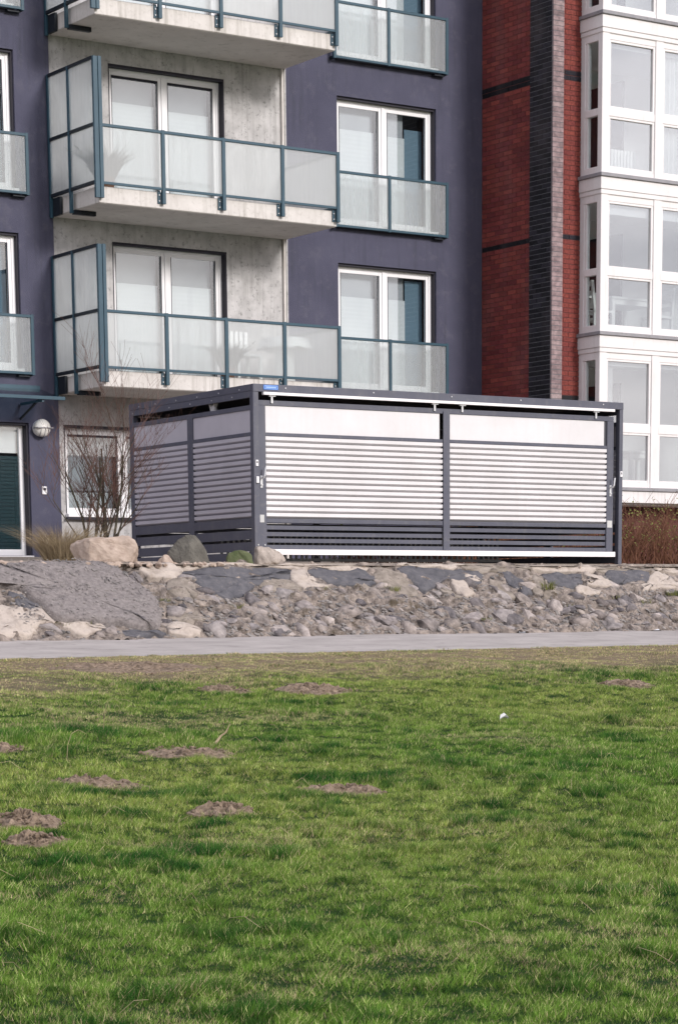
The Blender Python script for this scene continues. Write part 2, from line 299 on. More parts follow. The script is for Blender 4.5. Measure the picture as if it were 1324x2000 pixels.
PATCHES = [
('cream',[(15.16, 1.004), (16.34, 1.024), (17.64, 1.038), (18.04, 0.977), (17.77, 0.915), (16.75, 0.95), (15.26, 0.945)]),
('tan',[(22.0, 0.983), (23.12, 0.979), (23.11, 0.928), (22.34, 0.901), (21.92, 0.917)]),
('tan',[(19.65, 0.983), (20.73, 0.979), (20.75, 0.914), (20.06, 0.873), (19.62, 0.919)]),
('cream',[(12.24, 0.432), (12.47, 0.384), (12.71, 0.395), (12.81, 0.227), (12.54, 0.164), (12.37, 0.068), (11.93, 0.01), (11.68, 0.014), (11.95, 0.401)]),
('cream',[(12.82, 0.227), (13.1, 0.237), (13.28, 0.202), (13.46, 0.146), (13.37, 0.094), (13.07, 0.058), (12.86, 0.18)]),
('gravel',[(12.41, 0.957), (12.61, 0.958), (13.7, 1.005), (14.12, 0.949), (14.27, 0.77), (14.39, 0.522), (14.22, 0.212), (13.99, 0.126), (13.61, 0.171), (13.09, 0.224), (12.84, 0.294), (12.71, 0.531), (12.54, 0.667), (12.23, 0.702)]),
('cream',[(14.51, 0.936), (14.87, 1.01), (15.13, 0.967), (15.1, 0.879), (14.84, 0.792), (14.65, 0.842)]),
('tan',[(14.78, 0.77), (15.11, 0.806), (15.07, 0.59), (14.89, 0.506), (14.71, 0.556)]),
('dark',[(15.21, 0.93), (16.74, 0.942), (16.73, 0.845), (16.39, 0.733), (16.04, 0.696), (15.68, 0.552), (15.3, 0.554), (15.21, 0.662), (15.21, 0.843)]),
('cream',[(14.32, 0.176), (14.58, 0.187), (14.7, 0.069), (14.55, 0.023), (14.25, 0.095)]),
('tan',[(14.41, 0.279), (14.83, 0.344), (14.87, 0.225), (14.69, 0.186), (14.41, 0.196)]),
('cream',[(16.72, 0.882), (17.01, 0.928), (16.98, 0.732), (17.13, 0.672), (16.77, 0.636), (16.68, 0.658)]),
('tan',[(16.15, 0.733), (16.59, 0.785), (16.66, 0.644), (16.53, 0.585), (16.13, 0.623)]),
('dark',[(17.05, 0.928), (17.87, 0.93), (18.0, 0.808), (17.87, 0.716), (17.54, 0.672), (17.17, 0.717)]),
('tan',[(18.13, 0.978), (18.41, 0.924), (18.51, 0.731), (18.44, 0.54), (18.12, 0.595), (18.01, 0.731)]),
('dark',[(18.58, 0.948), (19.58, 0.919), (19.86, 0.849), (19.6, 0.691), (19.23, 0.762), (18.69, 0.654), (18.59, 0.808)]),
('cream',[(18.64, 1.019), (19.61, 0.991), (19.55, 0.935), (18.75, 0.964)]),
('cream',[(19.19, 0.754), (19.35, 0.746), (19.39, 0.536), (19.17, 0.537)]),
('cream',[(19.5, 0.809), (19.71, 0.793), (19.73, 0.73), (19.55, 0.73)]),
('tan',[(18.93, 0.677), (19.08, 0.653), (19.13, 0.499), (18.91, 0.538)]),
('cream',[(20.87, 1.02), (21.94, 0.975), (21.88, 0.917), (21.04, 0.931)]),
('dark',[(21.01, 0.899), (21.65, 0.884), (21.55, 0.769), (21.25, 0.664), (20.92, 0.745)]),
('cream',[(21.7, 0.867), (21.92, 0.835), (22.05, 0.704), (21.92, 0.631), (21.64, 0.68), (21.65, 0.728), (21.86, 0.728)]),
('cream',[(21.29, 0.656), (21.5, 0.696), (21.68, 0.607), (21.58, 0.543), (21.37, 0.568)]),
('dark',[(22.12, 0.893), (22.92, 0.894), (22.79, 0.769), (22.27, 0.687), (22.13, 0.728)]),
('cream',[(22.44, 0.662), (22.72, 0.711), (23.0, 0.878), (23.25, 0.836), (23.35, 0.727), (23.43, 0.66), (22.74, 0.629), (22.45, 0.588)]),
('dark',[(20.26, 0.889), (20.4, 0.849), (20.45, 0.611), (20.3, 0.556), (20.18, 0.73)]),
('tan',[(20.69, 0.809), (20.9, 0.826), (20.86, 0.649), (20.91, 0.569), (20.59, 0.492), (20.47, 0.571)]),
('tan',[(19.9, 0.769), (20.04, 0.73), (20.09, 0.533), (19.78, 0.573)]),
('tan',[(17.56, 0.694), (17.78, 0.671), (17.77, 0.596), (17.57, 0.619)]),
('dark',[(13.37, 0.134), (14.04, 0.098), (14.14, 0.043), (13.5, 0.032)]),
('dark',[(12.49, 0.599), (12.77, 0.476), (12.66, 0.382), (12.5, 0.424)]),
('cream',[(23.25, 0.996), (23.82, 0.973), (23.75, 0.913), (23.26, 0.929)]),
]
# embankment: a slope 1.66 m long between the path and the terrace
E0 = np.array([0,24.4,-.3]); ED = np.array([0,1.4,.9]); EL = np.linalg.norm(ED); EN = np.array([0,-.9,1.4])/EL
e1, e2, e3 = VN(5,.5), VN(6,.16), VN(8,.07)
def bank_h(x, t): return (.10*(e1(x,t*EL)-.5)+.11*(e2(x+t*EL*.9,t*EL*1.5)-.5)+.06*(e3(x+t*EL*.8,t*EL*1.4)-.5))*np.clip(1.25-t*.55, 0, 1)
def bank(x, t, h=0):
    x = np.asarray(x, float); t = np.asarray(t, float); h = np.asarray(h)*np.ones_like(x)
    P = E0+t[...,None]*ED+h[...,None]*EN; P[...,0] = x; return P
xs = span(-160, 11, 25, 180, .026); ts = np.linspace(-.04, 1.02, 66)
V, F = grid(xs, ts, lambda x, t: t*0); 
GP = np.array(next(p for k, p in PATCHES if k == 'gravel')); ins = np.zeros(len(V), bool); gj = len(GP)-1
for gi in range(len(GP)):
    a_, b_ = GP[gi], GP[gj]; cr_ = ((a_[1] > V[:,1]) != (b_[1] > V[:,1])) & (V[:,0] < (b_[0]-a_[0])*(V[:,1]-a_[1])/(b_[1]-a_[1]+1e-9)+a_[0]); ins ^= cr_; gj = gi
V = bank(V[:,0], V[:,1], bank_h(V[:,0], V[:,1])*np.where(ins, .3, 1.25)-.03*ins)
bank_o = tag(link('embankment', fromnp('embankment', V, F, M['bank'], False)), kind='structure')
for kind, poly in PATCHES:                      # cement and asphalt patches: thin irregular slabs with their own edges
    P = []; n = len(poly)
    for i in range(n):                          # rounded, jittered outline
        p0, p1, p2, p3 = (Vector(poly[(i+k-1)%n]) for k in range(4))
        for q in range(5):
            s = q/5; c = .5*((2*p1)+(p2-p0)*s+(2*p0-5*p1+4*p2-p3)*s*s+(3*p1-p0-3*p2+p3)*s**3)
            P.append((c.x+random.uniform(-.03,.03), min(1.0, c.y+random.uniform(-.02,.02))))
    P = np.array(P); cx = P.mean(0); th = {'gravel':.085,'dark':.022,'cream':.026,'tan':.022}[kind]+random.uniform(0,.012)
    mbv = []; rings = [(1.03,-.05),(1.0,th*.55),(.955,th),(.75,th+.006),(.5,th+.008),(.25,th+.009)]
    for s, h in rings:
        q = cx+(P-cx)*s; hh = bank_h(q[:,0], q[:,1])*(.25 if kind == 'gravel' else .6)+h+.020*(e3(q[:,0]*1.3,q[:,1]*EL)-.5)*(h > 0); mbv += list(bank(q[:,0], q[:,1], hh))
    N = len(P); mbv.append(bank(cx[0], cx[1], float(bank_h(cx[0],cx[1]))*.6+th+.01)); fs = []
    for r in range(len(rings)-1):
        for i in range(N): fs.append((r*N+i, r*N+(i+1)%N, (r+1)*N+(i+1)%N, (r+1)*N+i))
    for i in range(N): fs.append(((len(rings)-1)*N+i, (len(rings)-1)*N+(i+1)%N, len(mbv)-1))
    MB().add(mbv, fs).build({'cream':'cement_patch','tan':'cement_patch','gravel':'gravel_slab','dark':'asphalt_patch'}[kind], M[kind], bank_o, smooth=True)
def inpatch(x, t):
    for k, poly in PATCHES:
        c = False; j = len(poly)-1
        for i in range(len(poly)):
            a, b2 = poly[i], poly[j]
            if (a[1] > t) != (b2[1] > t) and x < (b2[0]-a[0])*(t-a[1])/(b2[1]-a[1]+1e-9)+a[0]: c = not c
            j = i
        if c: return True
    return False
def hull(pts, name='rock', sub=0, amp=0, seed=0, bev=0, sm=.12):
    import bmesh
    bm = bmesh.new()
    for p in pts: bm.verts.new(p)
    r = bmesh.ops.convex_hull(bm, input=bm.verts); bmesh.ops.delete(bm, geom=[g for g in r['geom_interior'] if isinstance(g, bmesh.types.BMVert)], context='VERTS')
    if bev: bmesh.ops.bevel(bm, geom=bm.edges[:], offset=bev, segments=1, affect='EDGES'); bmesh.ops.triangulate(bm, faces=bm.faces[:])
    if sub:
        for _ in range(sub): bmesh.ops.subdivide_edges(bm, edges=bm.edges[:], cuts=1, use_grid_fill=True, smooth=sm)
        a, b2, c2 = VN(seed, .22), VN(seed+1, .08), VN(seed+2, .03); bm.normal_update()
        for v in bm.verts:
            p = v.co; q = (p.x+p.z*.6, p.y-p.z*.5); v.co = p+v.normal*amp*(1.1*(float(a(*q))-.5)+.6*(float(b2(*q))-.5)+.3*(float(c2(*q))-.5))
    bmesh.ops.recalc_face_normals(bm, faces=bm.faces[:])
    m = bpy.data.meshes.new(name); bm.to_mesh(m); bm.free(); return m
srocks = []
for i in range(14):
    rs_ = random.Random(500+i); pts = []
    for k in range(15):
        u = Vector((rs_.gauss(0,1), rs_.gauss(0,1), rs_.gauss(0,1))).normalized(); pts.append((u.x*rs_.uniform(.75,1.05), u.y*.62*rs_.uniform(.7,1.05), u.z*.45*rs_.uniform(.7,1.05)))
    m = hull(pts, 'rock', 1, .10, 900+i); m.polygons.foreach_set('use_smooth', [i % 3 > 0]*len(m.polygons)); m.materials.append(M['stone']); srocks.append(m)
bq = Matrix(((1,0,0),(0,1.4/EL,-.9/EL),(0,.9/EL,1.4/EL)))     # bank frame
cnt = 0; mass = MB(); tries = 0
while cnt < 300 or tries < 4500:
    tries += 1; x = random.uniform(11.3, 24.6); t = random.betavariate(1.2, 1.9)*1.0
    if inpatch(x, t) or t > .93: continue
    if x < 14.2 and random.random() < .6: continue
    big = cnt < 300; s = (random.uniform(.05,.14) if random.random() < .65 else random.uniform(.14,.24)) if big else random.uniform(.02,.055)
    p = bank(x, t, float(bank_h(x,t))-s*.06)
    rot = bq @ Matrix.Rotation(random.gauss(-.55,.4), 3, 'Z') @ Matrix.Rotation(random.gauss(0,.25), 3, 'X') @ Matrix.Rotation(random.gauss(0,.25), 3, 'Y')
    mt = Matrix.Translation(p) @ rot.to_4x4() @ Matrix.Diagonal((s, s*random.uniform(.7,1.3), s*random.uniform(.8,1.4), 1))
    me = srocks[random.randrange(14)]
    if big: o = link('stone', me, bank_o); o.matrix_local = mt; cnt += 1
    else: mass.add([mt @ v.co for v in me.vertices], [tuple(f.vertices) for f in me.polygons])
for _ in range(900):                            # grit on the big slab
    x = random.uniform(12.3, 14.4); t = random.uniform(.12, 1.0)
    if not inpatch(x, t): continue
    s = random.uniform(.006,.02); p = bank(x, t, float(bank_h(x,t))*.25+.095); mt = Matrix.Translation(p) @ bq.to_4x4() @ Matrix.Rotation(random.uniform(0,6), 4, 'Z') @ Matrix.Diagonal((s*1.6,s,s,1)); me = srocks[random.randrange(14)]
    mass.add([mt @ v.co for v in me.vertices], [tuple(f.vertices) for f in me.polygons])
o = mass.build('small_stones', mat('small bank stones', (.09,.088,.09), (.33,.30,.28), .9, 5, bmp=.6), bank_o); tag(o, kind='stuff')

# ================================================================== apartment building
YF = 34.67
apt = empty('apartment_building', (22.0, YF, .93), 0, 'blue-grey rendered apartment block with concrete balcony bays and petrol railings', 'building')
ZS = [3.55, 6.34, 9.13]; DZ = 2.79
def wall(name, m, parent, x0, x1, z0, z1, y, depth, ops, jamb=None):
    X = sorted({x0, x1, *[a for o in ops for a in o[:2]]}); Z = sorted({z0, z1, *[a for o in ops for a in o[2:]]})
    mb = MB()
    for i in range(len(X)-1):
        for j in range(len(Z)-1):
            cx, cz = (X[i]+X[i+1])/2, (Z[j]+Z[j+1])/2
            if any(o[0] < cx < o[1] and o[2] < cz < o[3] for o in ops): continue
            mb.add([(X[i],y,Z[j]),(X[i+1],y,Z[j]),(X[i+1],y,Z[j+1]),(X[i],y,Z[j+1])], [(0,1,2,3)])
    for a, b_, c, d in ops:
        e = y+depth
        mb.add([(a,y,c),(a,e,c),(a,e,d),(a,y,d)], [(3,2,1,0)]); mb.add([(b_,y,c),(b_,e,c),(b_,e,d),(b_,y,d)], [(0,1,2,3)])
        mb.add([(a,y,d),(b_,y,d),(b_,e,d),(a,e,d)], [(0,1,2,3)]); mb.add([(a,y,c),(b_,y,c),(b_,e,c),(a,e,c)], [(3,2,1,0)])
    for xx, fl in ((x0, 1), (x1, 0)):
        q = (0,1,2,3) if fl else (3,2,1,0); mb.add([(xx,y+.6,z0),(xx,y,z0),(xx,y,z1),(xx,y+.6,z1)], [q])
    return mb.build(name, m, parent)
rw = [(23.72, 25.86, z+3.12-2.79, z+5.27-2.79) for z in ZS]      # right windows 6.67 .. 8.82 and repeats
lw = [(15.36, 17.52, a, b_) for _, _, a, b_ in rw]
cw = [(19.25, 21.46, z+.27, z+2.49) for z in ZS]
g0 = (18.26, 20.6, 1.60, 3.07); door0 = (16.0, 17.60, .95, 3.07)
wall('wall', M['plaster'], apt, 8, 18.15, .6, 14.5, YF, .30, lw+[door0])
wall('wall', M['plaster'], apt, 22.66, 26.9, .6, 14.5, YF, .30, rw)
wall('concrete_panel', M['concrete'], apt, 18.15, 22.66, .6, 14.5, YF+.05, .25, cw+[g0])
box('joint_trim', M['slab'], apt, 22.585, 22.63, YF+.0, YF+.06, .9, 14.5); box('joint_trim', M['concrete'], apt, 22.635, 22.662, YF-.012, YF+.06, .9, 14.5)
box('interior_backing', M['room'], apt, 8, 26.85, YF+.75, YF+.8, .6, 14.5)  # dark sheet behind the windows, room darkness put into its colour
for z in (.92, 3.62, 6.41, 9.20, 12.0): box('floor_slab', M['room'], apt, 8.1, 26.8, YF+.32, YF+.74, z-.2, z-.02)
def window(x0, x1, z0, z1, yf, style, lvl=0):
    fr = MB(); f = .075; yb = yf+.07; xm = (x0+x1)/2+.0
    fr.box(x0,x0+f,yf,yb,z0,z1); fr.box(x1-f,x1,yf,yb,z0,z1); fr.box(x0+f,x1-f,yf,yb,z1-f,z1); fr.box(x0+f,x1-f,yf,yb,z0,z0+f)
    fr.box(xm-.03,xm+.03,yf-.004,yb,z0+f,z1-f)
    s = .065; sash = []
    for a, b_ in ((x0+f, xm-.03), (xm+.03, x1-f)):
        y0, y1 = yf+.014, yf+.06
        fr.box(a,a+s,y0,y1,z0+f,z1-f); fr.box(b_-s,b_,y0,y1,z0+f,z1-f); fr.box(a+s,b_-s,y0,y1,z1-f-s,z1-f); fr.box(a+s,b_-s,y0,y1,z0+f,z0+f+s)
        sash.append((a+s, b_-s))
    wn = fr.build('window', M['pvc'], apt, bevel=.006); zt, zb = z1-f-s, z0+f+s
    for i, (a, b_) in enumerate(sash):
        box('pane', M['pane'], wn, a-.01, b_+.01, yf+.030, yf+.036, zb-.01, zt+.01)
        box('seal', M['reveal'], wn, a-.004, a+.006, yf+.010, yf+.0125, zb, zt) if style != 'ground' else None
        box('seal', M['reveal'], wn, b_-.012, b_+.004, yf+.009, yf+.0125, zb, zt)
        top = {'door': .42, 'french': .36, 'ground': .9}[style]+random.uniform(-.06,.06)
        if style == 'door' and lvl == 2 or style == 'ground': box('shade_box', M['reveal'], wn, a, b_, yf+.006, yf+.0125, zt-.035, zt)
        xr = b_-.36 if (style == 'french' and i == 1) else b_
        box('sheer', M['sheer'], wn, a-.03, xr, yf+.20, yf+.205, zt-top-.02, zt+.06)
        if style == 'ground':
            box('curtain', M['blind'], wn, a-.03, b_+.03, yf+.26, yf+.265, zb-.05, zt-top)  # added white sheet, gives the pane the light tone of a reflection
        else:
            n = 44; mb = MB(); zz0 = zb-.05; zz1 = zt-top
            prof = [(yf+.15+(.0012 if k % 2 else 0), zz0+(zz1-zz0)*k/n) for k in range(n+1)]
            mb.add([(a-.03,y,z) for y, z in prof]+[(xr,y,z) for y, z in prof], [(k, k+n+1, k+n+2, k+1) for k in range(n)]); mb.build('blind', M['blind'], wn)
        if style == 'french' and i == 1:
            n = 40; zz1 = zt-(.21 if lvl != 1 else .02); prof = [(yf+.16+(.0012 if k % 2 else 0), zb+(zz1-zb)*k/n) for k in range(n+1)]
            MB().add([(b_-.355,y,z) for y, z in prof]+[(b_+.03,y,z) for y, z in prof], [(k, k+n+1, k+n+2, k+1) for k in range(n)]).build('side_blind', M['blue_blind'], wn)
    t = .022; ln = MB(); y0 = YF+.045 if style == 'french' else YF+.053; y1 = yf-.002
    ln.box(x0+.001,x0+t,y0,y1,z0+.02,z1-.04); ln.box(x1-t,x1-.001,y0,y1,z0+.02,z1-.04); ln.box(x0+.001,x1-.001,y0,y1,z1-.039,z1-.001); ln.build('lining', M['reveal'], wn)
    if style != 'door':
        box('sill', M['pvc'], wn, x0-.01, x1+.01, YF-.06, yf-.003, z0-.02, z0+.035, bevel=.006)
        box('sill_edge', M['reveal'], wn, x0-.03, x1+.03, YF-.05, YF-.004, z0-.06, z0-.023)
    return wn
for k, o in enumerate(rw): window(*o, YF+.13, 'french', k+1)
for k, o in enumerate(lw): window(*o, YF+.13, 'french', k+1)
for k, o in enumerate(cw): window(*o, YF+.19, 'door', k+1)
window(*g0, YF+.19, 'ground')
# french balcony railings
def railing(x0, x1, zb, zt):
    y = YF-.13
    fr = MB(); fr.box(x0,x1,y-.022,y+.022,zt-.022,zt+.022); fr.box(x0,x1,y-.02,y+.02,zb-.02,zb+.02)
    r = fr.build('window_railing', M['teal'], apt, bevel=.004); xm = (x0+x1)/2-.06
    for x in (x0+.02, xm, x1-.02): box('post', M['teal'], r, x-.026, x+.026, y-.026, y+.026, zb-.03, zt+.03, bevel=.004)
    for x in (x0+.02, x1-.02):
        for z in (zb-.005, zt+.005): box('wall_bracket', M['teal_dark'], r, x-.018, x+.018, y+.026, YF-.002, z-.03, z+.02)
    box('bracket_plate', M['teal_dark'], r, x1-.26, x1-.04, y+.03, YF-.003, zb-.055, zb-.035)
    for a, b_ in ((x0+.047, xm-.027), (xm+.027, x1-.047)): box('glass_panel', M['frost_clear'], r, a, b_, y-.005, y+.005, zb+.02, zt-.022)
for z in ZS: railing(23.57, 26.02, z+.29, z+1.19); railing(15.2, 17.66, z+.29, z+1.18)
# balconies
BX0, BX1, BY = 18.17, 22.66, 33.15
def balcony(zs):
    sl = MB().box(BX0, BX1, BY, YF+.04, zs, zs+.25).build('balcony', M['slab'], apt, bevel=.012)
    box('soffit', M['soffit'], sl, BX0+.02, BX1-.02, BY+.02, YF+.03, zs-.006, zs-.002)
    px = [18.19, 19.30, 20.42, 21.55, 22.645]; y = BY-.055; zt, zb = zs+1.15, zs+.29
    box('handrail', M['teal'], sl, px[0], px[4], y-.026, y+.026, zt-.022, zt+.022, bevel=.005)
    box('bottom_rail', M['teal'], sl, px[0], px[4], y-.018, y+.018, zb-.02, zb+.02, bevel=.004)
    for i, x in enumerate(px):
        tp = zs+2.16 if i == 0 else zt+.03
        box('post', M['teal'], sl, x-.03, x+.03, y-.03, y+.03, zs+.06, tp, bevel=.005)
        if i: box('mounting_plate', M['teal'], sl, x-.085, x-.035, y+.035, BY-.002, zs+.07, zb-.025, bevel=.004)
        for zz in (zs+.11, zs+.2): MB().tube([(x-.06,y+.02,zz),(x-.06,y+.035,zz)], .010, 6).build('bolt', M['bolt'], sl) if i else None
    for i in range(4): box('glass_panel', M['frost'], sl, px[i]+.032, px[i+1]-.032, y-.005, y+.005, zb+.02, zt-.022)
    # tall wind screen on the left end
    x = 18.10; ys = [y, 33.94, 34.62]
    for k, yy in enumerate(ys[1:]): box('screen_post', M['teal'], sl, x-.025, x+.025, yy-.028, yy+.028, zs-.06+(.02*k), zs+2.16, bevel=.004)
    box('screen_post', M['teal'], sl, x-.025, x+.052, y-.026, y+.028, zs+.06, zs+2.155, bevel=.004)
    for zz in (zs+2.14, zs+1.16, zs+.30): box('screen_rail', M['teal_dark'], sl, x-.022, x+.022, y+.03, 34.60, zz-.028, zz+.022)
    for a, b_ in ((y+.03, 33.91), (33.97, 34.59)):
        for c, d in ((zs+.325, zs+1.13), (zs+1.185, zs+2.11)): box('screen_glass', M['frost'], sl, x-.005, x+.005, a, b_, c, d)
    box('bracket', M['teal_dark'], sl, 18.13, 18.52, 33.90, 33.98, zs-.075, zs-.009); box('bracket', M['teal_dark'], sl, 18.11, 18.155, 34.35, 34.60, zs-.02, zs+.26)
    # right end railing
    xr = 22.62
    box('side_rail', M['teal'], sl, xr-.02, xr+.02, y+.032, YF-.01, zt-.02, zt+.02); box('side_rail', M['teal'], sl, xr-.02, xr+.02, y+.032, YF-.01, zb-.02, zb+.02)
    box('glass_panel', M['frost'], sl, xr-.005, xr+.005, y+.035, YF-.02, zb+.022, zt-.022)
    return sl
for z in ZS: balcony(z)
# entrance door and canopy
dr = MB(); x0, x1, z0, z1 = door0; y = YF+.18
dr.box(x0,x0+.09,y,y+.07,z0,z1); dr.box(x1-.10,x1,y,y+.07,z0,z1); dr.box(x0+.09,x1-.10,y,y+.07,z1-.06,z1); dr.box(x0+.09,x1-.10,y,y+.07,z0,z0+.10)
d_o = dr.build('entrance_door', M['pvc'], apt, bevel=.006)
box('pane', M['pane'], d_o, x0+.09, x1-.10, y+.03, y+.036, z0+.10, z1-.06)
box('roller_blind', M['blind'], d_o, x0+.09, x1-.10, y+.10, y+.105, 2.60, z1-.05)  # pale sheet behind the upper part of the door pane
n = 26
for k in range(n): box('teal_slat', M['door_dark'], d_o, x0+.09, x1-.10, y+.05, y+.062, z0+.10+k*(1.50/n)+.003, z0+.10+(k+1)*(1.50/n)-.003)  # dark teal strips behind the lower part of the door pane
box('lining', M['reveal'], d_o, x1-.03, x1-.002, YF+.04, y-.002, z0, z1-.02)
box('lining', M['reveal'], d_o, x0, x1-.04, YF+.04, y-.002, z1-.04, z1-.002)
box('threshold', M['pvc'], d_o, x0, x1, YF-.05, y-.004, z0-.06, z0-.005)
cp = MB().add([(15.2,33.85,3.395),(17.80,33.85,3.395),(17.80,34.64,3.60),(15.2,34.64,3.60),(15.2,33.85,3.407),(17.80,33.85,3.407),(17.80,34.64,3.612),(15.2,34.64,3.612)],
     [(0,3,2,1),(4,5,6,7),(0,1,5,4),(1,2,6,5),(2,3,7,6),(3,0,4,7)]).build('door_canopy', M['canopy_glass'], apt)
box('edge_rail', M['teal'], cp, 15.18, 17.83, 33.815, 33.848, 3.37, 3.425, bevel=.005); box('wall_rail', M['teal'], cp, 15.18, 17.80, 34.625, 34.665, 3.58, 3.66)
for x in (17.45, 15.6):
    MB().tube([(x,33.95,3.40),(x,34.66,3.13)], .022, 6).build('strut', M['teal_dark'], cp); box('cross_arm', M['teal'], cp, x-.02, x+.02, 33.85, 34.62, 3.335, 3.375)
reroot(apt)
def globe(mb, c, r, nu=20, nv=12, sy=1):
    vs = []; fs = []
    for j in range(nv+1):
        for i in range(nu):
            a = 2*math.pi*i/nu; b_ = math.pi*j/nv; vs.append((c[0]+r*math.sin(b_)*math.cos(a), c[1]+sy*r*math.sin(b_)*math.sin(a), c[2]+r*math.cos(b_)))
    for j in range(nv):
        for i in range(nu): fs.append((j*nu+i, j*nu+(i+1)%nu, (j+1)*nu+(i+1)%nu, (j+1)*nu+i))
    return mb.add(vs, fs)
lp = empty('wall_lamp', (17.79, YF, 2.99), 0, 'round white globe wall lamp beside the entrance door', 'lamp')
MB().tube([(0,0,0),(0,-.04,0)], .13, 20).build('base', M['pvc'], lp); globe(MB(), (0,-.10,0), .142, sy=.8).build('globe', M['lamp'], lp, True)
g = MB(); g.box(-.145,.145,-.225,-.06,-.012,.004)
for x in (-.07, 0, .07): g.tube([(x,-.10-math.sqrt(.148**2-x*x)*.8*math.cos(a),-math.sin(a)*math.sqrt(.148**2-x*x)) for a in np.linspace(0, 1.5, 7)], .005, 5)
g.build('guard', M['bay_ledge'], lp)
kp = empty('intercom', (17.84, YF, 2.0), 0, 'small pale intercom plate on the blue wall below the globe lamp', 'intercom')
box('plate', M['pvc'], kp, -.045, .045, -.025, -.001, -.065, .065, bevel=.008); box('screen', M['reveal'], kp, -.022, .022, -.028, -.0255, .0, .04)
ub = empty('wall_socket', (17.83, YF, 1.15), 0, 'cream square outlet box low on the wall beside the dry grass', 'outlet')
box('cover', M['slab'], ub, -.05, .05, -.04, -.001, -.05, .05, bevel=.008); box('lid', M['bay_white'], ub, -.036, .036, -.046, -.0405, -.036, .03)

# ================================================================== brick building with glazed bay
bb = empty('brick_building', (28.5, 33.5, .9), 0, 'red brick building with dark pilaster and white glazed bay tower', 'building')
ZT = 12.6
box('wall', M['mortar'], bb, 26.907, 27.50, 32.648, 37.5, .6, ZT); box('pilaster', M['mortar_dark'], bb, 26.787, 27.023, 32.527, 33.16, .6, ZT)
box('wall', M['mortar'], bb, 27.50, 34.5, 32.70, 33.1, .6, 1.86); box('side_wall', M['mortar'], bb, 33.5, 34.2, 32.65, 37, .6, ZT)
CH, BL = .0833, .25; bands = (9.18, 6.47, 3.76)
pieces = dict(brick=[], red=[], dark=[])
def bmesh_box(w, h, d, m):
    return MB().box(-w/2, w/2, -d/2, d/2, -h/2, h/2).mesh('brick', m)
full = {k: bmesh_box(.238, .071, .03, M[k]) for k in ('red_brick','dark_brick','pale_brick')}
half = {k: bmesh_box(.113, .071, .03, M[k]) for k in ('red_brick','dark_brick','pale_brick')}
redV, redC, drkV, drkC = MB(), [], MB(), []
def addmass(mb, C, a, col): mb.box(*a); C += [col]*8
def vary(c, a=.2): k = random.uniform(1-a, 1+a); return tuple(x*k for x in c)
ncount = dict(front=0, dark=0, pale=0)
def placebrick(me, x, y, z, rot):
    o = link('brick', me, bb); o.location = (x,y,z); o.rotation_euler = (0,0,rot); return o
nrow = int((ZT-.6)/CH)
for r in range(nrow):
    z = .6+(r+.5)*CH; band = any(abs(z-q) < CH*.55 for q in bands); vis = 3.75 < z < 11.0; st = r % 2
    # pale face of the pilaster (one brick wide)
    if vis: placebrick(full['pale_brick'], 26.905, 32.537, z, 0); ncount['pale'] += 1
    else: addmass(redV, redC, (26.786,27.023,32.521,32.55,z-.035,z+.035), vary((.36,.28,.28)))
    # red front strip, stretcher bond
    segs = [(27.03,27.14),(27.15,27.39),(27.40,27.51)] if st else [(27.03,27.265),(27.275,27.51)]
    for a, b_ in segs:
        if vis and ncount['front'] < 215 and a > 27.1 or (vis and not st and ncount['front'] < 215):
            fm = 'dark_brick' if band else 'red_brick'
            if b_-a > .2: placebrick(full[fm], (a+b_)/2, 32.655, z, 0); ncount['front'] += 1; continue
            placebrick(half[fm], (a+b_)/2, 32.655, z, 0); ncount['front'] += 1; continue
        addmass(drkV if band else redV, drkC if band else redC, (a,b_,32.64,32.67,z-.035,z+.035), vary((.018,.017,.02)) if band else vary(random.choice(RED)))
    # dark flank of the pilaster
    y = 32.565-(.125 if st else 0)
    while y < 33.16:
        a, b_ = max(32.565, y), min(y+.24, 33.155)
        if b_-a > .04: addmass(drkV, drkC, (26.780,26.80,a,b_,z-.0355,z+.0355), vary(random.choice([(.010,.009,.013),(.022,.02,.028),(.015,.013,.018)])))
        y += BL
    y = 33.17-(.125 if st else 0)
    while y < 34.68:
        a, b_ = max(33.165, y), min(y+.24, 34.68)
        if b_-a > .03: addmass(drkV if band else redV, drkC if band else redC, (26.900,26.92,a,b_,z-.0355,z+.0355), vary((.012,.011,.014)) if band else vary(random.choice(RED)))
        y += BL
for mb, C, m, nm in ((redV, redC, M['red_mass'], 'brick_courses'), (drkV, drkC, M['dark_mass'], 'dark_brick_courses')):
    o = mb.build(nm, m, bb); vcol(o.data, 'tint', np.array(C)); tag(o, kind='stuff')
BYF = 32.07; BXL = 27.51; BXR = 33.9; LED = [2.15, 4.825, 7.50, 10.17]
pw = [(27.68, 28.73)]+[(28.93+1.25*k, 28.93+1.25*k+1.05) for k in range(4)]
bay = MB()
for x in [27.51+.0]+[28.74+1.25*k for k in range(4)]+[33.73]:
    wdt = .165 if x < 27.6 or x > 33.6 else .18
    bay.box(x, x+wdt, BYF, BYF+.12, 1.9, ZT)
bay.box(27.511, 27.60, 32.53, 32.645, 1.9, ZT)
bo = bay.build('bay_window', M['bay_white'], bb, bevel=.01)
